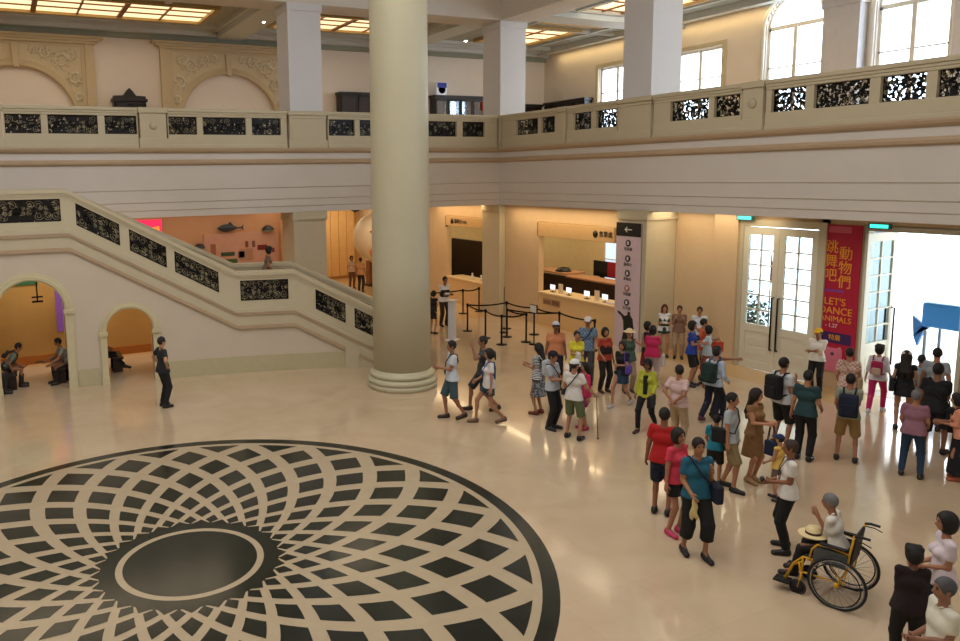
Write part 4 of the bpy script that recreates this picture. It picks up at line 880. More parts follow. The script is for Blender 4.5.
def ik(a, b, l1, l2, pole):
    d = b-a; L = np.linalg.norm(d); L_ = min(L, (l1+l2)*.999); u = d/L; b = a+u*L_; x = (l1*l1-l2*l2+L_*L_)/(2*L_); hh = math.sqrt(max(0, l1*l1-x*x))
    p = pole-u*(pole@u); p = p/(np.linalg.norm(p)+1e-9); return a+u*x+p*hh, b
def tubemesh(pts, rs, n=6):
    mb = MB(); k = len(pts); vs = []; fs = []; prev = None
    for i in range(k):
        t = Vector(pts[min(i+1, k-1)]-pts[max(i-1, 0)]).normalized(); a = (t.orthogonal() if prev is None else prev-t*prev.dot(t)).normalized(); prev = a; b = t.cross(a)
        for j in range(n): an = 2*PI*j/n; vs.append(tuple(Vector(pts[i])+(a*math.cos(an)+b*math.sin(an))*rs[i]))
    for i in range(k-1):
        for j in range(n): fs.append((i*n+j, i*n+(j+1) % n, (i+1)*n+(j+1) % n, (i+1)*n+j))
    fs.append(tuple((k-1)*n+j for j in range(n))); fs.append(tuple(range(n))[::-1]); return vs, fs
def ballmesh(c, r, R=None):
    vs = []; fs = []
    for i in range(5):
        th = PI*(i+.5)/5
        for j in range(8): ph = 2*PI*j/8; v = V(r[0]*math.sin(th)*math.cos(ph), r[1]*math.sin(th)*math.sin(ph), r[2]*math.cos(th)); v = R@v if R is not None else v; vs.append(tuple(c+v))
    for i in range(4):
        for j in range(8): fs.append((i*8+j, i*8+(j+1) % 8, (i+1)*8+(j+1) % 8, (i+1)*8+j))
    fs += [tuple(range(8))[::-1], tuple(32+j for j in range(8))]; return vs, fs
WR = dict(hang=(.25, .03, .86), swing=(.24, .22, .92), swingb=(.25, -.18, .92), fwd=(.07, .30, 1.16), belly=(.04, .23, 1.06), cross=(-.09, .21, 1.15), back=(.03, -.19, 1.0), hip=(.20, .02, 1.00), up=(.25, .26, 1.52), point=(.30, .50, 1.36), face=(.05, .17, 1.40), cane=(.34, .22, .92), low=(.20, .22, .98), strap=(.13, .15, 1.30), lap=(.10, .34, .98), reach=(.25, .46, 1.25))
SKIN = 'B98B6B'
PEOPLE = []
def person(pos, label, top, bot, shoes='1A1A1C', hair=('short', '14100E'), R='hang', L='hang', feet='stand', head=(0, 0), lean=0, hat=None, skin=SKIN, sex='m', fat=1.0, seat=None, sleeve=None, res=None, side=0, bald=False, apron=None):
    x, y, rz, H = pos; s = H/1.725; fat = 1+(fat-1)*.6; t = empty('person', (x, y, 0), rz, label, 'person')
    # ---- skeleton
    FT = dict(stand=[(.10, .0, 0), (-.10, .02, 0)], wide=[(.15, 0, 0), (-.15, .04, 0)], walk=[(.09, .30, 0), (-.09, -.28, .05)], walk2=[(.09, -.28, .05), (-.09, .30, 0)], close=[(.07, 0, 0), (-.07, .01, 0)], step=[(.10, .14, 0), (-.10, -.10, 0)], step2=[(.10, -.10, 0), (-.10, .14, 0)], sit=[(.11, .42, 0), (-.11, .40, 0)], sitx=[(.13, .55, .02), (-.10, .35, 0)], chair=[(.11, .52, .14), (-.11, .52, .14)], leg_up=[(.10, .75, .12), (-.10, .45, 0)])
    ft = [V(*f) for f in (FT[feet] if isinstance(feet, str) else feet)]
    hipz = .92
    if seat is not None: hipz = seat/s+.10
    else:
        for f in ft: dx = math.hypot(abs(f[0])-.085, f[1]); hipz = min(hipz, f[2]+.085+math.sqrt(max(.1, .845**2-dx*dx)))
    P = V(0, 0, hipz); wd = 1.0 if sex == 'm' else .88; fz = fat
    RL = rotx(-math.radians(lean))@roty(math.radians(side)); B = lambda v: P+RL@(V(*v)-V(0, 0, .92))
    sh = [B((.162*wd, -.01, 1.38)), B((-.162*wd, -.01, 1.38))]
    neck = B((0, -.005, 1.42)); hyaw, hp = math.radians(head[0]), math.radians(head[1])
    HR = rotz(-hyaw)@rotx(math.radians(-hp)-math.radians(lean)*.4); hb = B((0, .0, 1.475)); hc = hb+HR@V(0, .012, .115); HV = lambda v: hc+HR@V(*v)
    arms = []
    for i, spec in ((0, R), (1, L)):
        sg = 1 if i == 0 else -1; v = WR[spec] if isinstance(spec, str) else spec
        tgt = B((sg*v[0], v[1], v[2])) if not (isinstance(spec, tuple) and len(spec) == 4) else V(*spec[:3])
        pole = RL@V(sg*.22, -.6, -.8) if v[1] > .12 else RL@V(sg*.5, -.8, -.35)
        if spec == 'hip' or spec == 'back': pole = RL@V(sg*1.0, -.5, 0)
        if spec in ('up', 'point', 'reach'): pole = RL@V(sg*.3, 0, -1)
        if v[1] < -.05 and spec != 'back': pole = RL@V(sg*.3, -1, 0)
        el, wr = ik(sh[i], tgt, .27, .245, pole); arms.append((sh[i], el, wr))
    legs = []
    for i in (0, 1):
        sg = 1 if i == 0 else -1; hp_ = P+V(sg*.088, 0, -.01); an = ft[i]+V(0, -.03, .085); kn, an = ik(hp_, an, .43, .425, V(sg*.12, 1, .35 if seat is not None else 0)); legs.append((hp_, kn, an))
    hm = .0155 if res is None else res
    # ---- body (one surface, head to feet, fingers rooted in the palms)
    b = Sdf(); fy = .82
    b.cap(P+V(-.07, 0, 0), P+V(.07, 0, 0), .103*fz, k=.05); b.cap(B((-.05, .01*fz, 1.05)), B((.05, .01*fz, 1.05)), .092*fz, k=.06, ys=.88); b.cap(B((-.062*wd, 0, 1.23)), B((.062*wd, 0, 1.23)), .100*min(fz, 1.1), k=.05, ys=.84)
    b.cap(B((-.12*wd, -.01, 1.37)), B((.12*wd, -.01, 1.37)), .046, k=.04)
    if sex == 'f': b.ell(B((.06, .085, 1.24)), (.055, .05, .055)); b.ell(B((-.06, .085, 1.24)), (.055, .05, .055))
    b.cap(neck, hb+HR@V(0, 0, .03), .052 if sex == 'm' else .044, k=.04)
    b.ell(hc+HR@V(0, -.008, .015), (.076, .094, .098), HR, .02); b.ell(HV((0, .022, -.045)), (.056, .066, .062), HR, .03); b.cap(HV((0, .092, -.008)), HV((0, .106, -.026)), .009, .013, k=.01)
    for sg in (-1, 1): b.ell(HV((sg*.078, -.005, -.01)), (.012, .02, .03), HR, .01)
    ext = []
    for i, (a, e, w_) in enumerate(arms):
        sg = 1 if i == 0 else -1; am = 1 if sex == 'm' else .86
        b.cap(a, e, .050*am, .038*am, k=.04); b.cap(e, w_, .038*am, .026*am, k=.02); u = (w_-e)/np.linalg.norm(w_-e)
        if i == 0 and R in ('cross', 'belly', 'face') or i == 1 and L in ('cross', 'belly', 'face'): pass
        inn = RL@V(-sg, 0, 0); fwd_ = RL@V(0, 1, 0); nrm = inn-u*(inn@u); nrm = nrm/(np.linalg.norm(nrm)+1e-9); sd = np.cross(u, nrm); sd = sd if sd@fwd_ > 0 else -sd
        pc = w_+u*.05; b.cap(w_+u*.01+sd*.012, w_+u*.085+sd*.02, .021, .018, k=.015); b.cap(w_+u*.01-sd*.012, w_+u*.08-sd*.02, .021, .017, k=.015)
        curl = .9 if i in () else .55
        for q, (o_, l_) in enumerate(((-.028, .055), (-.010, .068), (.010, .075), (.028, .068))):
            base = w_+u*.075+sd*o_; j1 = base+(u*math.cos(curl*.5)+nrm*math.sin(curl*.5))*l_*.5; j2 = j1+(u*math.cos(curl*1.4)+nrm*math.sin(curl*1.4))*l_*.5
            vv, ff = tubemesh([base-u*.02, base, j1, j2], [.0095, .0095, .0085, .006], 6); ext.append((vv, ff, 0))
        base = w_+u*.03+sd*.03; d1 = (u*.6+sd*.7+nrm*.3); d1 /= np.linalg.norm(d1); j1 = base+d1*.035; d2 = u*.85+nrm*.5; d2 /= np.linalg.norm(d2); j2 = j1+d2*.03
        vv, ff = tubemesh([base-d1*.02, base, j1, j2], [.012, .0115, .010, .007], 6); ext.append((vv, ff, 0))
    cv = bot[0] in ('pants', 'jeans', 'tight', 'capri'); cs_ = .70 if cv else 1.0; ts_ = .8 if cv or bot[0] == 'shorts' else (.9 if seat is None else .8)
    for (a, k_, an) in legs: b.cap(a, k_, .078*fz*ts_, .050*cs_, k=.03); b.cap(k_, an, .048*cs_, .033, k=.02); b.ell(k_+(an-k_)*.3+V(0, -.015, 0), (.042*cs_, .042*cs_, .09), None, .02); b.cap(an, an+V(0, .12, -.045), .034, .024, k=.02)
    for sg in (-1, 1): vv, ff = ballmesh(HV((sg*.032, .080, .012)), (.012, .008, .007), HR); ext.append((vv, ff, 1)); vv, ff = ballmesh(HV((sg*.032, .083, .030)), (.017, .006, .004), HR); ext.append((vv, ff, 1))
    vv, ff = ballmesh(HV((0, .083, -.052)), (.022, .006, .006), HR); ext.append((vv, ff, 2))
    b.mesh('body', [mat(skin, .55, var=.05, scale=10), mat('1A1210', .3), mat('8E4438', .5)], t, hm, s, 0, ext)
    # ---- lower clothes
    kind = bot[0]; wcut = B((0, 0, .935)); nup = RL@V(0, 0, 1)
    if kind in ('pants', 'shorts', 'capri', 'jeans', 'tight'):
        c = Sdf(); ps = .112*fz; c.cap(P+V(-.066, 0, .02), P+V(.066, 0, .02), ps, k=.05)
        if seat is None: c.cap(B((-.05, 0, .99)), B((.05, 0, .99)), .098*fz, k=.05)
        tl = {'shorts': .92}.get(kind, 1.0); loose = {'tight': .004, 'pants': .012, 'jeans': .006, 'capri': .03, 'shorts': .028}[kind]
        for (a, k_, an) in legs:
            if kind == 'shorts': L_ = bot[2] if len(bot) > 2 else .92; e = a+(k_-a)*L_; c.cap(a, e, .088*fz+loose*.3, .064+loose, k=.05, flat=True)
            else:
                c.cap(a, k_, .090*fz+loose*.4, .062+loose, k=.05); L_ = .5 if kind == 'capri' else .96
                e = k_+(an-k_)*L_; c.cap(k_, e, .062+loose, (.060 if kind == 'capri' else .047)+loose*1.0, k=.02, flat=True)
        c.sub_plane(wcut, nup) if seat is None else c.sub_plane(B((0, 0, 1.0)), nup)
        c.mesh({'pants': 'trousers', 'jeans': 'jeans', 'tight': 'leggings', 'capri': 'trousers', 'shorts': 'shorts'}[kind], cloth(bot[1]), t, hm, s, .0022)
    elif kind in ('skirt', 'dress'):
        c = Sdf(); hem = bot[2] if len(bot) > 2 else .52; hr = bot[3] if len(bot) > 3 else .19; c.cap(B((0, 0, 1.02)), B((0, 0, .90)), .125*fz, .155*fz, k=.03, ys=.78); c.cap(P+V(0, 0, 0), V(P[0], P[1]+(legs[0][2][1]+legs[1][2][1])*.2, hem), .155*fz, hr, k=.04, flat=True, ys=.85)
        c.sub_plane(B((0, 0, 1.04)), nup); c.mesh('skirt', cloth(bot[1]), t, hm, s, .004)
    # ---- upper clothes
    kt, ctop = top[0], top[1]; sl = sleeve if sleeve is not None else {'tee': .62, 'polo': .68, 'tank': .05, 'long': 2, 'dress': .25, 'jacket': 2, 'vest': .1, 'three': 1.4}[kt]
    c = Sdf(); g = .012; hemz = {'dress': .90, 'jacket': .82, 'long': .86, 'tee': .86, 'polo': .88, 'tank': .86, 'vest': .84, 'three': .86}[kt]
    if seat is not None: hemz = .93
    c.cap(B((-.062, 0, .95)), B((.062, 0, .95)), (.120 if kt != 'dress' else .108)*fz, k=.05); c.cap(B((-.05, .012*fz, 1.06)), B((.05, .012*fz, 1.06)), .106*fz, k=.06, ys=.9); c.cap(B((-.066*wd, 0, 1.23)), B((.066*wd, 0, 1.23)), .113*min(fz, 1.1), k=.05, ys=.84); c.cap(B((-.120*wd, -.01, 1.37)), B((.120*wd, -.01, 1.37)), .056, k=.04)
    if hemz < .93: c.cap(B((-.074, 0, .85)), B((.074, 0, .85)), .134*fz, k=.04)
    if sex == 'f': c.ell(B((.06, .09, 1.24)), (.058, .056, .058)); c.ell(B((-.06, .09, 1.24)), (.058, .056, .058))
    for (a, e, w_) in arms:
        if sl <= 1: c.cap(a, a+(e-a)*sl, .058*(1 if sex == 'm' else .92), .060*(1 if sex == 'm' else .9), k=.02, flat=True)
        else: c.cap(a, e, .056, .047, k=.02); q = e+(w_-e)*min(1, (sl-1)); c.cap(e, q, .049, .038, k=.02, flat=True)
    c.sub_plane(B((0, 0, hemz)), -nup); c.sub_ell(B((0, .015, 1.465)), (.082 if kt in ('tank', 'dress') else .068, .075, .07 if kt != 'tank' else .09), RL)
    c.mesh({'tee': 'shirt', 'polo': 'shirt', 'tank': 'vest_top', 'long': 'shirt', 'dress': 'bodice', 'jacket': 'jacket', 'vest': 'vest_top', 'three': 'shirt'}[kt], cloth(ctop), t, hm, s, .0025)
    if kt == 'polo' or (len(top) > 2 and top[2] == 'collar'):
        c = Sdf()
        for sg in (-1, 1): c.cap(B((sg*.055, -.03, 1.435)), B((sg*.03, .062, 1.40)), .013, .012, k=.01)
        c.cap(B((-.055, -.035, 1.437)), B((.055, -.035, 1.437)), .014, k=.01); c.mesh('collar', cloth(ctop), t, .012, s)
    if len(top) > 3 or (len(top) > 2 and top[2] not in ('collar',)):   # open front panel in another colour
        c = Sdf(); c.box(B((0, .085*fz+.02, 1.13)), (.05, .042, .22), RL, .02); c.mesh('shirt_front', cloth(top[2]), t, .014, s)
    if apron: c = Sdf(); c.cap(B((-.07, .03, 1.1)), B((.07, .03, 1.1)), .112, k=.04); c.cap(B((-.07, .03, 1.22)), B((.07, .03, 1.22)), .1, k=.05); c.sub_plane(B((0, 0, 1.27)), nup); c.sub_plane(B((0, 0, .98)), -nup); c.mesh('waistcoat', cloth(apron), t, hm, s)
    # ---- hair and hat
    hk, hcol = hair; hm_ = mat(hcol, .7, var=.3, scale=40); c = Sdf(); ad = .008 if hk in ('short', 'bald') else .018
    if hk == 'bald': c.ell(HV((0, -.02, .0)), (.081, .092, .075), HR); c.sub_plane(HV((0, 0, .045)), HR@V(0, 0, 1)); c.sub_ell(HV((0, .09, -.01)), (.09, .10, .12), HR)
    else:
        c.ell(HV((0, -.012, .022)), (.076+ad, .094+ad, .098+ad), HR)
        if hk in ('long', 'pony', 'bob', 'curly'): c.ell(HV((0, -.035, -.02)), (.088, .078, .10), HR, .04)
        if hk == 'bob': c.ell(HV((0, -.02, -.06)), (.092, .08, .075), HR, .03)
        if hk == 'curly':
            for q in range(10): a = q*2.4; c.ell(HV((.07*math.cos(a), -.02+.07*math.sin(a), .05+.05*math.sin(q*1.7))), (.035, .035, .035), None, .02)
        if hk == 'long':
            for xo in (-.045, 0, .045): c.cap(HV((xo, -.055, -.02)), B((xo*1.4, -.125, 1.27)), .052, .04, k=.04)
            c.cap(B((-.05, -.125, 1.28)), B((-.045, -.13, 1.15)), .04, .022, k=.03); c.cap(B((.05, -.125, 1.28)), B((.045, -.13, 1.15)), .04, .022, k=.03)
        if hk == 'pony': c.ell(HV((0, -.105, .03)), (.035, .035, .035), HR, .03); c.cap(HV((0, -.13, .02)), HV((0, -.15, -.13)), .032, .016, k=.03)
        if hk == 'bun': c.ell(HV((0, -.09, .09)), (.045, .045, .042), HR, .02)
        c.sub_ell(HV((0, .115, -.03)), (.080, .095, .100), HR)
        if hk == 'short': c.sub_plane(HV((0, -.06, -.075)), HR@V(0, .35, -1)); c.sub_ell(HV((0, .05, -.09)), (.12, .07, .07), HR)
    c.mesh('hair', hm_, t, .012, s)
    if hat:
        hcapcol = cloth(hat[1]); c = Sdf(); c.ell(HV((0, -.006, .035)), (.098, .115, .100), HR)
        c.sub_plane(HV((0, 0, .042)), HR@V(0, .05, -1)); ho = c.mesh('cap' if hat[0] == 'cap' else 'hat', hcapcol, t, .011, s)
        c = Sdf()
        if hat[0] == 'cap': c.ell(HV((0, .125, .045)), (.078, .085, .014), HR@rotx(-.12))
        else: c.ell(HV((0, 0, .042)), (.165, .175, .018), HR)
        c.mesh('brim', cloth(hat[2]) if len(hat) > 2 else hcapcol, ho, .009, s)
    # ---- shoes
    for i, (a, k_, an) in enumerate(legs):
        sg = 1 if i == 0 else -1; an2 = an+V(0, 0, -.05); toe = an2+V(sg*.018, .165, -.004 if ft[i][2] < .03 else -.03); c = Sdf(); c.cap(an2+V(0, -.028, .008), toe, .044, .041, k=.02); c.cap(an+V(0, -.008, -.004), an2+V(0, .05, .008), .044, .042, k=.03)
        if ft[i][2] < .01: c.sub_plane((0, 0, .004), (0, 0, -1))
        c.mesh('shoe', mat(shoes, .5), t, .012, s)
    PEOPLE.append((t, dict(B=B, HV=HV, HR=HR, RL=RL, arms=arms, legs=legs, P=P, s=s, sh=sh))); return t, PEOPLE[-1][1]
def worn(pr, name, label, cat):
    t, k = pr; e = empty(name, t.location, t.rotation_euler[2], label, cat); return e, k
def backpack(pr, col, label, w_=.15, h_=.21, d_=.085, z=1.16, accent=None, side=0):
    e, k = worn(pr, 'backpack', label, 'backpack'); B, RL, s = k['B'], k['RL'], k['s']; m = cloth(col)
    c = Sdf(); c.box(B((side, -.13-d_, z)), (w_, d_, h_), RL, .05); c.mesh('main_compartment', m, e, .014, s); c = Sdf(); c.box(B((side, -.13-2*d_, z-.07)), (w_*.75, .035, h_*.5), RL, .025); c.mesh('front_pocket', cloth(accent or col), e, .012, s)
    for sg in (-1, 1):
        pts = [B(v) for v in ((sg*.09, -.14, 1.34), (sg*.10, -.07, 1.438), (sg*.10, .03, 1.43), (sg*.115, .105, 1.34), (sg*.13, .115, 1.2), (sg*.15, .03, 1.06), (sg*.12, -.13, 1.02))]
        vv, ff = tubemesh(pts, [.016]*7, 6); MB().add([tuple(np.array(v)*s) for v in vv], ff, 0, True).build('shoulder_strap', m, e)
    return e
def shoulder_bag(pr, col, label, side=1, z=.92, w_=.13, h_=.10, y=.0, cross=True, strapcol=None, d_=.05, name='shoulder_bag'):
    e, k = worn(pr, name, label, 'bag'); B, RL, s = k['B'], k['RL'], k['s']; m = cloth(col); x = side*.20
    R_ = RL@rotz(side*.5*0+PI/2); c = Sdf(); c.box(B((x+side*.02, y, z)), (w_, d_, h_), R_, .03); c.mesh('pouch', m, e, .012, s)
    sx = -side if cross else side
    pts = [B(v) for v in ((x, y-.03, z+.08), (side*.17, -.10, 1.05), (0 if cross else side*.15, -.135, 1.25), (sx*.11, -.08, 1.425), (sx*.11, 0, 1.445), (sx*.10, .07, 1.41), (0 if cross else side*.14, .135, 1.24), (side*.165, .11, 1.05), (x, y+.03, z+.08))]
    vv, ff = tubemesh(pts, [.012]*9, 6); MB().add([tuple(np.array(v)*s) for v in vv], ff, 0, True).build('strap', cloth(strapcol or col), e)
    return e
def hand_bag(pr, col, label, arm=0, w_=.15, h_=.14, drop=.22, name='handbag', d_=.045, rz=PI/2, cat='bag'):
    e, k = worn(pr, name, label, cat); a, el, wr = k['arms'][arm]; s = k['s']; u = (wr-el)/np.linalg.norm(wr-el); hp = wr+u*.07; c = Sdf(); cc = hp+V(0, 0, -drop); c.box(cc, (w_, d_, h_), rotz(rz), .02); c.mesh('pouch', cloth(col), e, .012, s)
    tx = rotz(rz)@V(1, 0, 0)
    for o_ in (-.02, .02):
        n_ = rotz(rz)@V(0, 1, 0)*o_; pts = [cc+V(0, 0, h_-.01)-tx*w_*.6+n_, hp-tx*.03+V(0, 0, -.01)+n_*.5, hp+tx*.03+V(0, 0, -.01)+n_*.5, cc+V(0, 0, h_-.01)+tx*w_*.6+n_]
        vv, ff = tubemesh(pts, [.008]*4, 6); MB().add([tuple(np.array(v)*s) for v in vv], ff, 0, True).build('handle', cloth(col), e)
    return e
def held(pr, arm, name, label, cat, half, col, off=(0, .05, .02), tilt=0):
    e, k = worn(pr, name, label, cat); a, el, wr = k['arms'][arm]; s = k['s']; u = (wr-el)/np.linalg.norm(wr-el); c = wr+u*.1+V(*off); q = Sdf(); q.box(c, half, rotx(tilt), min(half)*.8); q.mesh('casing', mat(col, .4), e, max(.004, min(half)*.7), s)
    q = Sdf(); q.box(c+rotx(tilt)@V(0, 0, half[2]*.8), (half[0]*.85, half[1]*.85, half[2]*.5), rotx(tilt), half[2]*.3); q.mesh('screen', mat('20242C', .2), e, max(.004, min(half)*.7), s)
    return e
# ------------------------------------------------------------------ the visitors
p = person((-13.56, -5.89, -1.31, 1.70), 'man in dark shirt and trousers standing alone in front of the small stair arch', ('tee', '23272E', 'collar'), ('pants', '17181B'), hair=('short', '1A1512'), R='hip', L='hip', fat=1.12)
p = person((-16.90, -2.13, -1.67, 1.62), 'person in grey shirt with slung bag sitting bent over a phone inside the big arch', ('tee', '6F7C72'), ('pants', '2A2522'), shoes='15120F', R='low', L='fwd', lean=38, head=(0,35), seat=.44, feet='sit', skin='9A6B4A')
p = person((-17.29, -2.68, -1.65, 1.60), 'person at the very left edge sitting on the arch bench, mostly hidden', ('tee', '4A4038'), ('pants', '2B2624'), seat=.44, feet='sit', lean=10, R='lap', L='lap', skin='9A6B4A')
p = person((-15.33, -2.31, 1.70, 1.64), 'person in pale shirt sitting bent forward holding a flat tablet inside the big arch', ('tee', '8C8F86'), ('pants', '1E1C1C'), shoes='101010', hair=('short', '100C0A'), R='reach', L='reach', lean=28, head=(0,30), seat=.44, feet='sit', skin='9A6B4A')
p = person((-15.01, -1.83, 1.60, 1.60), 'person in dark clothes sitting farthest in at the right of the big arch', ('tee', '3A3532'), ('pants', '191818'), hair=('short', '100C0A'), R='lap', L='lap', lean=12, seat=.44, feet='sit', skin='9A6B4A')
p = person((-14.55, -1.68, -1.78, 1.62), 'dark clothed person lounging with stretched legs inside the small arch', ('tee', '1E1C1E'), ('pants', '151517'), shoes='111111', seat=.44, feet='leg_up', lean=-12, R='lap', L='lap', skin='9A6B4A')
p = person((-9.87, -2.40, -1.70, 1.60), 'woman in brown top walking on the stair landing', ('tee', '7A6450'), ('pants', '3A2A22'), hair=('bob', '120D0B'), sex='f', lean=12, head=(0,30), R='low', L='low', skin='B07A58')
p = person((-1.84, 9.47, 2.98, 1.57), 'person in pale clothes with dark hair standing below the balloon creature', ('tee', 'CDB69C'), ('pants', '6A4A34'), hair=('bob', '120D0B'), sex='f', skin='C08A60', res=.02)
p = person((-2.01, 8.08, -0.78, 1.61), 'person in dark trousers beside the one below the balloon creature', ('tee', 'B98A5C'), ('pants', '2A201C'), skin='A97A55', res=.02)
p = person((-3.92, -1.79, -1.05, 1.48), 'woman in short black dress leaning at the white kiosk beside the column', ('dress', '121214'), ('dress', '121214', .62, .18), hair=('pony', '16100D'), sex='f', lean=8, head=(20,15), R='fwd', L='fwd', skin='B48668')
p = person((-2.89, -0.79, 3.13, 1.80), 'man with white sleeves and dark vest leaning on the white kiosk', ('long', 'DADCE0'), ('pants', '26221F'), hair=('short', '0F0C0B'), apron='1B1B20', R='cross', L='cross', lean=8, skin='8E644A')
p = person((-8.13, -9.88, 1.28, 1.77), 'man in white tee with black waist bag walking left by the column', ('tee', 'C9D3DE'), ('shorts', '3E5560', 1.0), shoes='2A2018', hair=('short', '120E0C'), R='hang', L='fwd', feet=[(.10,.12,0),(-.08,-.22,.04)], skin='9A6B50')
p = person((-7.22, -9.72, 1.15, 1.79), 'man in dark grey tee and shorts raising one hand behind the ponytail girl', ('tee', '3C4249'), ('shorts', '2E3136', 1.0), shoes='3A2418', hair=('short', '15100E'), R='hang', L='up', feet='walk', skin='9A6B50')
p = person((-7.58, -10.49, 1.23, 1.69), 'girl in white top and blue denim shorts striding left with ponytail', ('tee', 'D5D2D2'), ('shorts', '2F4450', .5), shoes='6A5040', hair=('pony', '15100E'), sex='f', R='low', L='hang', feet='walk', skin='A87A5E')
p = person((-6.28, -10.49, 0.39, 1.62), 'woman with long black hair, striped top and grey patterned skirt', ('tee', ('stripe', 'E0E0E0', '15151A', 9)), ('skirt', ('print', '8C8F96', '4A4E56', 22), .45, .2), shoes='6A3020', hair=('long', '0F0C0C'), sex='f', R='fwd', L='fwd', skin='A87858')
p = person((-6.66, -11.44, -2.77, 1.68), 'man in navy cap, pale grey polo and black trousers next to the cane man', ('polo', 'AEB6C0'), ('pants', '14161A'), shoes='1C2226', hat=('cap', '12151F'), R='fwd', L='fwd', skin='A5755A')
p = person((-4.63, -9.03, 2.55, 1.70), 'man in orange striped tee with white and navy cap facing the camera', ('tee', ('stripe', 'D08A62', 'C27A52', 16)), ('pants', '1D1B1E'), hat=('cap', 'C9CCD4', '161C30'), fat=1.2, skin='8A5E46')
p = person((-4.60, -9.76, 2.69, 1.60), 'person in bright yellow tee with short dark hair facing the camera', ('tee', 'D6CC36', 'collar'), ('pants', '20242A'), hair=('short', '1B1412'), sex='f', R='fwd', L='fwd', fat=1.1, skin='B08062')
p = person((-3.67, -9.08, 2.33, 1.74), 'man in blue check shirt and white cap with a dark cross strap', ('tee', ('check', '7C95AC', '4E6A88', 26)), ('pants', '4A4A4C'), hat=('cap', 'D8D0CC'), R='hang', L='low', skin='A87A60', head=(0,20))
p = person((-6.68, -12.13, -1.14, 1.65), 'old man in white tee and olive green shorts leaning on a thin cane', ('tee', 'D6D4D0'), ('shorts', '5F6B4C', .98), shoes='111114', hair=('short', '1E1A18'), hat=('cap', 'D8D8D8', '1A1A20'), R=(.36, .20, .98), L='low', skin='A87A60', head=(20,10), feet='wide')
p = person((-6.08, -11.76, 1.37, 1.44), 'girl with long dark hair in a hot pink cardigan facing the cane man', ('long', 'C22A5A', '6A7080', 1), ('shorts', '8C3A66', .7), shoes='B03A50', hair=('long', '140E0E'), sex='f', R='fwd', L='hang', skin='B08062')
p = person((-3.81, -9.85, 3.01, 1.61), 'woman in red top and black vest talking, left of the one in denim shorts', ('tee', 'A83A28'), ('pants', '1B1516'), shoes='3A2A28', hair=('bob', '15100F'), sex='f', apron='1E1414', head=(10,-5), R='low', L='hang', skin='A87A60')
p = person((-4.26, -10.91, 1.85, 1.57), 'woman in black print tee and short denim skirt walking towards the camera', ('tee', '15161A'), ('skirt', '24405E', .60, .175), shoes='B8B0B0', hair=('bob', '2A1C16'), sex='f', R='belly', L='fwd', feet='walk', skin='A87A60')
p = person((-3.31, -10.13, 2.72, 1.58), 'woman in cream bucket hat, green sleeveless top and beige trousers', ('tank', '3F5A48'), ('pants', '9A8468'), shoes='4A3A38', hair=('short', '1C1412'), hat=('hat', 'E2CBA2'), sex='f', R='hang', L='up', skin='A87A60')
p = person((-5.01, -12.41, 2.00, 1.56), 'woman in yellow jacket over black with dark cap walking with a black bag', ('jacket', 'B4B838', '181A1A', 1), ('tight', '101012'), shoes='3A1418', hair=('bob', '100D0D'), hat=('cap', '15131C'), sex='f', R='hang', L='low', feet='walk', skin='9C7054', fat=1.1)
p = person((-2.17, -9.58, -2.71, 1.55), 'woman in dark top and dark red skirt half hidden behind the one in magenta', ('tee', '1E1E28'), ('skirt', '7A1A20', .45, .2), hair=('bob', '15100F'), sex='f', R='fwd', L='fwd', skin='A87A60')
p = person((-2.52, -10.10, -1.06, 1.57), 'woman with short black hair in a loose magenta tee seen from behind', ('tee', 'C02458'), ('pants', 'B8A8A8'), hair=('bob', '0F0C0C'), sex='f', R='low', L='low', fat=1.2, skin='A87A60')
p = person((0.17, -7.90, 2.42, 1.54), 'woman with reddish hair, folded white sleeves and dark green pinafore leaning on the wall', ('long', 'D6D8DC'), ('skirt', '2C423E', .80, .19), hair=('long', '4A1E14'), sex='f', apron='2A3A3A', R='cross', L='cross', skin='B98468')
p = person((0.39, -8.24, 2.31, 1.54), 'person in brown top with raised hands leaning on the wall between two others', ('tee', '7E6250'), ('pants', 'A88E72'), hair=('short', '1A1412'), R='strap', L='strap', skin='A87A60')
p = person((0.45, -8.88, 2.29, 1.60), 'man in open white shirt leaning on the wall farthest right of three', ('tee', 'CDD2DA', 'collar'), ('pants', '33261F'), hair=('short', '1A1412'), R='belly', L='belly', skin='A0704E')
p = person((-1.60, -10.47, -2.68, 1.66), 'woman in royal blue shirt and black shorts looking right at a phone', ('tee', '1E3E9A'), ('shorts', '121216', .9), shoes='2A2A30', hair=('bob', '110D0C'), sex='f', R='fwd', L='fwd', skin='A87A60')
p = person((-0.88, -10.18, -2.25, 1.60), 'person in orange red top partly hidden behind the woman in white blue shirt', ('tee', 'C85A3C'), ('shorts', '8A8A94', 1.0), hair=('short', '15100F'), R='fwd', L='low', skin='A87A60')
p = person((-1.11, -10.53, 0.53, 1.50), 'woman in pale blue shirt with dark bobbed hair facing left near the closed door', ('three', 'BCD0DC'), ('pants', '9A4A3A'), hair=('bob', '0F0C0C'), sex='f', R='fwd', L='fwd', skin='A87A60')
p = person((-3.36, -12.64, -1.40, 1.65), 'man in light blue shirt and navy trousers wearing a dark green backpack', ('long', 'B6C6DC'), ('pants', '141A30'), shoes='4A2040', hair=('short', '100D0D'), R='low', L='hang', feet='walk', lean=6, skin='A87A60')
p = person((-3.13, -12.49, -2.10, 1.60), 'person in blue top pointing right with an outstretched arm behind the green backpack', ('tee', '4A6A96'), ('pants', '2A3040'), hair=('short', '100D0D'), R='hang', L=(.15,.55,1.36), skin='A87A60')
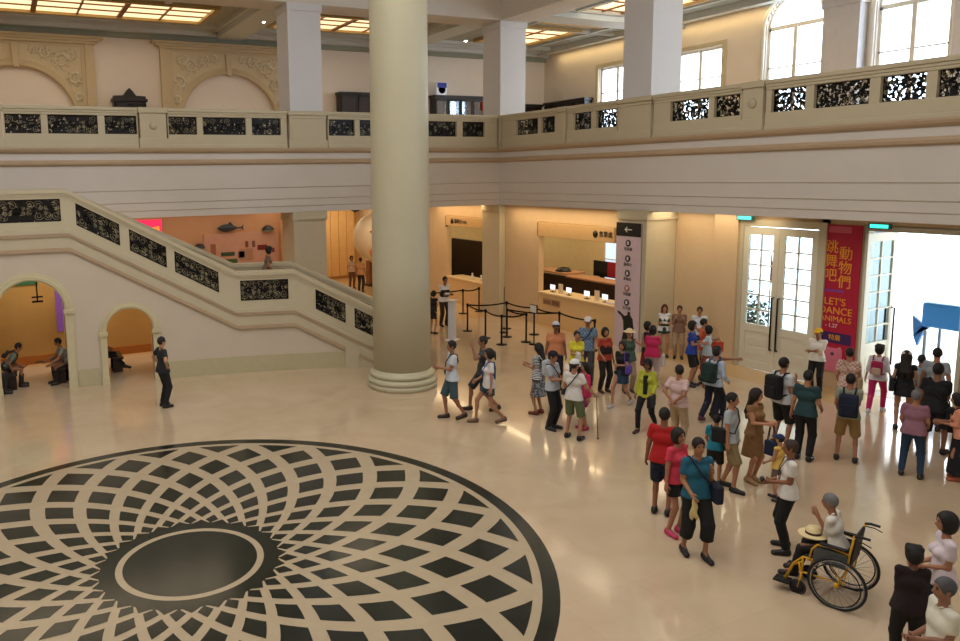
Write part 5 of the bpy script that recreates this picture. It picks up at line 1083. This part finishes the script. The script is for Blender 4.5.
p = person((-5.28, -13.47, -1.36, 1.66), 'man in pale pink and white polo and beige trousers with hands behind his back', ('polo', ('stripe', 'D2BDBA', 'C9A3A0', 8)), ('pants', 'AE9676'), hair=('short', '14100F'), R='back', L='back', head=(-40,0), fat=1.15, skin='A0704E')
p = person((0.38, -12.37, 1.90, 1.60), 'attendant in yellow cap and white polo with folded arms beside the red banner', ('polo', 'E6E4DC'), ('pants', '131316'), shoes='111111', hat=('cap', 'E2B21E'), R='cross', L='cross', skin='9A6A48')
p = person((-7.76, -15.47, -0.99, 1.73), 'man in bright red tee and dark patterned shorts seen from behind', ('tee', 'B0161A'), ('shorts', ('print', '1A2A4A', '0E1420', 16), .95), shoes='16181A', hair=('short', '14100F'), R='hang', L='hang', skin='8E5E44', fat=1.1)
p = person((-8.10, -16.05, -3.10, 1.63), 'woman in coral pink tee and black shorts with pink shoes behind the man in teal', ('tee', 'D03A50'), ('shorts', '0F1012', .6), shoes='C83A66', hair=('bob', '1C1412'), sex='f', R='hang', L='fwd', skin='A8765A')
p = person((-8.37, -16.65, 2.72, 1.72), 'man in teal blue polo and black three-quarter trousers holding a yellow cloth', ('polo', '1C5E78'), ('capri', '101114'), shoes='121316', hair=('short', '120E0D'), R=(.16, .20, .99), L='strap', feet='step2', fat=1.08, skin='A0704E')
p = person((-6.08, -15.02, -0.96, 1.23), 'child in teal tee and black shorts seen from behind between taller people', ('tee', '1C7A92'), ('shorts', '111318', .95), shoes='16181C', hair=('short', '100D0D'), R='hang', L='low', skin='A0704E')
p = person((-6.05, -15.28, -2.73, 1.68), 'man in grey marl tee and khaki shorts walking right with black shoes', ('tee', 'A9B2B8'), ('shorts', '8A7A54', 1.0), shoes='101214', hair=('short', '100D0D'), R='hang', L='hang', feet='step', skin='A8765A')
p = person((-5.45, -15.26, -3.10, 1.66), 'woman with long hair in an olive brown dress looking at the camera', ('dress', '8A6640'), ('dress', '8A6640', .50, .205), shoes='A8845E', hair=('long', '1C1310'), sex='f', R='fwd', L='fwd', head=(-25,0), skin='C08A68', feet='close')
p = person((-3.53, -14.35, -1.64, 1.78), 'young man in white tee and black shorts carrying a large black backpack', ('tee', 'CDD2D6'), ('shorts', '121318', 1.0), shoes='1A1A1E', hair=('short', '100D0D'), R='strap', L='fwd', feet='wide', skin='A8765A')
p = person((-3.76, -15.00, -1.23, 1.70), 'man in dark green tee and black trousers standing beside the black backpack', ('tee', '1C3C40'), ('pants', '0F1116'), shoes='101114', hair=('short', '100D0D'), R='low', L='hang', lean=3, skin='A8765A')
p = person((-3.14, -15.39, -1.05, 1.65), 'boy in grey tee and tan knee shorts wearing a navy backpack', ('tee', '9AA08C'), ('shorts', '9A7C4C', 1.0), shoes='1A1A1C', hair=('short', '120E0E'), R='fwd', L='low', feet='wide', skin='A8765A')
p = person((-1.21, -14.13, -1.01, 1.66), 'person in brown check shirt with beige bag in front of the open door leaf', ('tee', ('check', 'B98C80', 'D8C0B4', 24)), ('pants', '8A7458'), hair=('short', '120E0E'), R='low', L='low', skin='A8765A')
p = person((0.14, -13.92, -1.21, 1.58), 'woman in white top and bright pink trousers walking out with a pink backpack', ('three', 'DAD6DC'), ('tight', 'C41E6A'), shoes='D8D8E0', hair=('curly', '14100F'), sex='f', R='low', L='hang', feet='walk', skin='B08468')
p = person((-0.52, -14.84, -1.06, 1.66), 'woman with long hair, pale cap and sleeveless black dress in the bright doorway', ('dress', '15141C'), ('dress', '15141C', .75, .19), hair=('long', '1C1412'), hat=('cap', 'D8CCC4'), sex='f', R='low', L='low', skin='B08468')
p = person((-1.59, -15.99, -1.35, 1.83), 'big man in black tee and dark shorts right of the bright doorway', ('tee', '111218'), ('shorts', '1A2030', .95), shoes='101014', hair=('short', '0F0C0C'), R='fwd', L='hang', feet='walk', fat=1.15, skin='8E644E')
p = person((-0.01, -15.13, -1.18, 1.72), 'dark haired man in pale shirt going out beside the blue tank', ('tee', '9AA4AE'), ('pants', '3A4048'), hair=('short', '0F0C0C'), skin='A8765A')
p = person((0.08, -14.80, -1.08, 1.50), 'person in blue white top just beyond the open doorway', ('tee', 'A8C0D0'), ('pants', '2A3040'), hair=('short', '1A2024'), skin='A8765A')
p = person((-2.90, -16.37, -1.16, 1.56), 'grey haired man in mauve tee and blue jeans seen from behind', ('tee', '8E6474'), ('jeans', '1E3A54'), shoes='1A1C20', hair=('short', '6A6C70'), R='low', L='low', fat=1.2, feet='wide', head=(15,0), skin='A8765A')
p = person((-2.34, -16.82, 0.54, 1.53), 'woman in loose peach shirt and long dark skirt cut by the right edge', ('three', 'D89478'), ('skirt', '15141C', .14, .24), shoes='A85A40', hair=('bob', '15100F'), sex='f', R='fwd', L='fwd', fat=1.1, lean=10, skin='A8765A')
p = person((-7.14, -17.13, 0.79, 1.63), 'man in white shirt with lanyard and black trousers beside the wheelchair', ('tee', 'DEDAD4'), ('pants', '101013'), shoes='141214', hair=('short', '3A2A22'), R='belly', L='belly', feet='wide', skin='8A5A40', fat=1.08)
p = person((-5.76, -15.97, 0.10, 1.12), 'small child in blue cap and yellow top behind the man with the lanyard', ('tank', 'DDB85A'), ('shorts', '6A5A50', .7), shoes='2A2A30', hat=('cap', '1E2E5A'), R='low', L='low', skin='B08062', feet='step')
p = person((-8.42, -19.46, -0.82, 1.43), 'woman in black and dark maroon clothes seen from behind at the bottom right', ('three', '1C0E12'), ('pants', '0C0A0C'), hair=('curly', '100C0C'), sex='f', R='belly', L='belly', fat=1.2, head=(-10,0), skin='6A4436')
p = person((-7.78, -19.42, 0.81, 1.64), 'woman in pinkish white tee at the right edge looking left', ('tee', 'D8CCD4'), ('pants', '1A2034'), hair=('bob', '15100F'), sex='f', R='belly', L='belly', skin='A8765A')
p = person((-9.13, -20.12, 0.98, 1.58), 'elderly man in off white shirt in the bottom right corner', ('tee', 'D6D4C4', 'collar'), ('pants', '3A3A3C'), hair=('short', '4A4C4E'), R='belly', L='belly', fat=1.15, skin='8E644E', head=(0,10))
def find(sub): return next(q for q in PEOPLE if sub in q[0]['label'])
find('walking on the stair')[0].location.z = 1.75
# ------------------------------------------------------------------ bags and things people carry
shoulder_bag(find('white tee with black waist bag'), '121316', 'black waist bag on the man in white tee by the column', 1, 1.0, .11, .08)
shoulder_bag(find('blue denim shorts striding'), '1C4A94', 'royal blue shoulder bag of the striding ponytail girl', 1, 1.12, .10, .16, y=-.1)
backpack(find('striped top and grey'), 'B4B8BE', 'pale grey backpack on the woman in striped top', .13, .18, .06)
shoulder_bag(find('man in navy cap'), '0F1014', 'black shoulder bag hanging behind the man in navy cap', -1, .98, .13, .13, y=-.08)
shoulder_bag(find('leaning on a thin cane'), '14151A', 'small dark bag on a black cross strap of the man with the cane', -1, .98, .06, .06)
shoulder_bag(find('blue check shirt'), '18191E', 'dark cross strap bag of the man in blue check shirt', 1, .98, .08, .08)
hand_bag(find('bright yellow tee'), 'D8D4D0', 'white cloth bag beside the person in bright yellow', 0, .13, .17, .12)
shoulder_bag(find('black print tee'), '5A3E9A', 'purple handbag on the arm of the woman in black print tee', -1, 1.02, .10, .10, y=.08, cross=False)
hand_bag(find('yellow jacket'), '0E0E12', 'big black handbag of the woman in yellow jacket', 1, .17, .13, .12)
hand_bag(find('magenta tee'), 'E0D8D8', 'white paper bag held by the woman in magenta', 0, .12, .16, .22)
hand_bag(find('orange red top'), 'C04A2E', 'orange red tote bag below the woman in pale blue shirt', 0, .15, .14, .22)
backpack(find('dark green backpack'), '16302E', 'dark green backpack on the man in light blue shirt', .16, .22, .09)
shoulder_bag(find('man in grey marl'), '121316', 'black sling bag behind the man in grey marl tee', 1, 1.0, .12, .13, y=-.12)
shoulder_bag(find('child in teal tee'), '14161A', 'small black bag on the child in teal tee', 1, 1.0, .10, .12)
backpack(find('large black backpack'), '0F1013', 'large black hiking backpack on the young man in white tee', .155, .22, .09, 1.18)
backpack(find('boy in grey tee'), '141E38', 'navy blue backpack on the boy with tan shorts', .16, .22, .08, 1.14, '101830')
shoulder_bag(find('brown check shirt'), 'A08A66', 'beige shoulder bag of the person in brown check shirt', 1, .98, .13, .12, y=-.08)
backpack(find('bright pink trousers'), 'A01E4C', 'crimson pink backpack on the woman in pink trousers', .12, .16, .06, 1.18, 'B8A090')
shoulder_bag(find('sleeveless black dress'), '1A1A22', 'large dark bag on the left arm of the woman in the bright doorway', -1, .98, .17, .14, cross=False)
shoulder_bag(find('big man in black tee'), '14161C', 'black bag hanging at the side of the big man in black tee', 1, .88, .10, .10)
shoulder_bag(find('loose peach shirt'), '121216', 'round black handbag of the woman in peach shirt', 1, .98, .12, .10, y=.1)
shoulder_bag(find('man in teal blue polo'), '151B30', 'navy messenger bag across the man in teal polo', -1, .96, .17, .13, y=.06, d_=.06)
b_ = hand_bag(find('olive brown dress'), '16213E', 'dark blue bag dangling from the hands of the woman in the brown dress', 0, .11, .13, .42)
backpack(find('person in grey shirt with slung'), '3A3430', 'dark bag on the back of the person in grey shirt in the big arch', .1, .12, .05, 1.25)
held(find('bent over a phone'), 1, 'phone', 'phone held by the person at the left inside the big arch', 'phone', (.04, .075, .006), '1A1A1E', tilt=.5)
held(find('flat tablet'), 0, 'tablet', 'flat dark tablet held out inside the big arch', 'tablet', (.09, .13, .006), '16161A', (.06, .08, .02))
held(find('royal blue shirt'), 0, 'phone', 'phone in the hands of the woman in royal blue', 'phone', (.04, .075, .006), 'D0D0D8', tilt=.6)
held(find('man with the lanyard') if 0 else find('with lanyard'), 0, 'camera', 'black compact camera in the hands of the man with the lanyard', 'camera', (.06, .035, .035), '141416', (.02, .03, .02))
held(find('yellow cap and white polo'), 0, 'paper', 'small pale paper held by the yellow capped attendant', 'paper', (.05, .07, .005), 'D8C8B0', (0, .02, -.03), tilt=1.2)
# lanyard
e, k = worn(find('with lanyard'), 'lanyard', 'dark lanyard round the neck of the man beside the wheelchair', 'lanyard')
vv, ff = tubemesh([k['B'](v) for v in ((-.06, -.05, 1.44), (-.07, .06, 1.42), (-.04, .13, 1.28), (0, .145, 1.14), (.04, .13, 1.28), (.07, .06, 1.42), (.06, -.05, 1.44))], [.006]*7, 5); MB().add([tuple(np.array(v)*k['s']) for v in vv], ff).build('cord', mat('2A3A5A', .6), e)
q = Sdf(); q.box(k['B']((0, .15, 1.10)), (.03, .005, .045), None, .004); q.mesh('card', WHITEP, e, .006, k['s'])
# cane
e, k = worn(find('thin cane'), 'walking_cane', 'thin brown walking cane of the old man in green shorts', 'cane'); a, el, wr = k['arms'][0]; s_ = k['s']; hp = (wr+(wr-el)/np.linalg.norm(wr-el)*.07)*s_; gx, gy = hp[0]+.03, hp[1]+.05
MB().tube([(gx, gy, .0), (hp[0], hp[1], hp[2]-.02)], .011, 8).build('shaft', mat('7A5230', .5), e); MB().tube([(hp[0]-.03, hp[1]-.05, hp[2]), (hp[0], hp[1], hp[2]-.005), (hp[0]+.02, hp[1]+.06, hp[2]-.01)], .014, 8).build('handle', mat('5A3820', .5), e); MB().lathe([(.0, 0), (.016, 0), (.016, .03), (0, .03)], 10, (gx, gy, 0)).build('rubber_tip', IRON, e)
# yellow cloth in the hand of the man in teal
e, k = worn(find('man in teal blue polo'), 'yellow_cloth', 'crumpled pale yellow cloth hanging from the hand of the man in teal', 'cloth'); a, el, wr = k['arms'][0]; u = (wr-el)/np.linalg.norm(wr-el); hp = wr+u*.08; vs = []
for i in range(9):
    for j in range(5): r_ = .012+.052*(i/8)**.8; vs.append(tuple((hp+V((j-2)/2*r_+.01*math.sin(i*1.3), .02*math.sin(j*2.2+i*.8)*(i/8)+.01, -.035*i+.02-(.03 if j % 2 else 0)*(i/8)))*k['s']))
o = MB().add(vs, [(i*5+j, i*5+j+1, (i+1)*5+j+1, (i+1)*5+j) for i in range(8) for j in range(4)], 0, True).build('cloth', mat('DCC98A', .8), e); m_ = o.modifiers.new('thickness', 'SOLIDIFY'); m_.thickness = .008

# ------------------------------------------------------------------ wheelchair and its rider
WX, WY, WR_ = -7.62, -18.26, .34
wc = empty('wheelchair', (WX, WY, 0), WR_, 'yellow framed wheelchair with big spoked wheels at the lower right', 'wheelchair')
YEL = mat('D9A41E', .35, .2); CHR = mat('B8BCC0', .25, .9); BLKF = mat('15171A', .7); TYR = mat('1A1C20', .6)
R_ = .31
for sx in (-1, 1):
    x = sx*.31; b = MB().tube([(x, R_*math.cos(a), R_+R_*math.sin(a)) for a in np.linspace(0, 2*PI, 49)[:-1]], .016, 8, closed=True); wh = b.build('rear_wheel', TYR, wc)
    MB().tube([(x, (R_-.022)*math.cos(a), R_+(R_-.022)*math.sin(a)) for a in np.linspace(0, 2*PI, 49)[:-1]], .009, 6, closed=True).build('rim', CHR, wh)
    MB().tube([(x+sx*.035, (R_-.05)*math.cos(a), R_+(R_-.05)*math.sin(a)) for a in np.linspace(0, 2*PI, 49)[:-1]], .009, 6, closed=True).build('hand_rim', TYR, wh)
    b = MB()
    for k_ in range(20): a = 2*PI*k_/20; b.tube([(x-sx*.02*(1 if k_ % 2 else -1), .03*math.cos(a+1.2), R_+.03*math.sin(a+1.2)), (x, (R_-.02)*math.cos(a), R_+(R_-.02)*math.sin(a))], .0028, 4)
    b.build('spokes', CHR, wh); MB().lathe([(0, -.04), (.03, -.04), (.03, .04), (0, .04)], 14, (x, 0, R_), axis='x').build('hub', YEL, wh)
    c_ = MB().tube([(sx*.24, .44+.085*math.cos(a), .085+.085*math.sin(a)) for a in np.linspace(0, 2*PI, 25)[:-1]], .016, 6, closed=True).build('caster', TYR, wc)
    MB().lathe([(0, -.012), (.07, -.012), (.07, .012), (0, .012)], 18, (sx*.24, .44, .085), axis='x').build('caster_disc', BLKF, c_); MB().tube([(sx*.24, .44, .085), (sx*.24, .42, .2), (sx*.24, .40, .30)], .014, 8).build('fork', YEL, c_)
    b = MB(); X_ = sx*.24
    b.tube([(X_, -.14, .95), (X_, -.10, .70), (X_, -.08, .50), (X_, -.06, .30), (X_, .36, .30), (X_, .42, .30), (X_, .44, .42)], .013, 8); b.tube([(X_, -.08, .50), (X_, .40, .50), (X_, .50, .38), (X_, .58, .14)], .013, 8); b.tube([(X_, .40, .50), (X_, .40, .30)], .013, 8)
    b.build('side_frame', YEL, wc)
    MB().tube([(X_+sx*.02, -.10, .70), (X_+sx*.02, .10, .73), (X_+sx*.02, .24, .72), (X_+sx*.02, .30, .64), (X_+sx*.02, .32, .52)], .012, 8).build('arm_frame', YEL, wc); ap = Sdf(); ap.box((X_+sx*.02, .07, .745), (.03, .15, .018), None, .015); ap.mesh('armrest', BLKF, wc, .01)
    MB().box(X_-.008+sx*.02, X_+.008+sx*.02, -.08, .28, .50, .68).build('side_guard', mat('4A5250', .6), wc)
    MB().tube([(X_, -.14, .94), (X_, -.20, .955), (X_, -.30, .95)], .017, 8).build('push_handle', BLKF, wc); MB().tube([(X_+sx*.02, -.14, .90), (X_+sx*.03, -.24, .90), (X_+sx*.03, -.32, .87)], .007, 6).build('brake_lever', BLKF, wc)
    MB().box(X_-.10, X_+.06, .52, .70, .12, .145).build('footplate', BLKF, wc)
    MB().tube([(X_, .40, .44), (X_-sx*.02, .52, .34), (X_, .60, .14)], .011, 8).build('leg_hanger', YEL, wc)
    MB().tube([(X_+sx*.03, .18, .55), (X_+sx*.05, .24, .44)], .01, 6).build('brake', IRON, wc)
b = MB().tube([(-.24, -.05, .30), (.24, .35, .48)], .011, 8); b.tube([(.24, -.05, .30), (-.24, .35, .48)], .011, 8); b.tube([(-.31, 0, R_), (.31, 0, R_)], .012, 8); b.build('cross_brace', YEL, wc)
sq = Sdf(); sq.box((0, .17, .50), (.22, .23, .022), None, .02); sq.mesh('seat', BLKF, wc, .012); sq = Sdf(); sq.box((0, -.115, .72), (.22, .018, .20), rotx(.12), .015); sq.mesh('backrest', BLKF, wc, .012); MB().tube([(-.2, .56, .30), (0, .53, .29), (.2, .56, .30)], .02, 6).build('calf_strap', BLKF, wc)
cs, sn = math.cos(WR_), math.sin(WR_)
rx, ry = WX-sn*.06, WY+cs*.06
p = person((rx, ry, WR_, 1.54), 'elderly grey haired man in white shirt riding the wheelchair with a hand at his mouth', ('tee', 'DDDAD2', 'collar'), ('pants', '15161A'), shoes='141416', hair=('short', '6E6E6E'), R='lap', L='face', seat=.53, feet=[(.10, .56, .155), (-.10, .56, .155)], lean=14, head=(0, 12), skin='9A6A50', sleeve=1.1)
t = empty('straw_hat', (WX-sn*.36, WY+cs*.36, .72), WR_, 'cream hat with dark band resting on the lap of the man in the wheelchair', 'hat')
MB().lathe([(.0, .11), (.06, .105), (.085, .08), (.09, .015), (.17, .0), (.175, .01), (.17, .014)], 28).build('crown_and_brim', mat('E6D3A0', .7), t); MB().lathe([(.093, .018), (.092, .045), (.089, .045)], 28).build('band', mat('4A2A1C', .6), t)
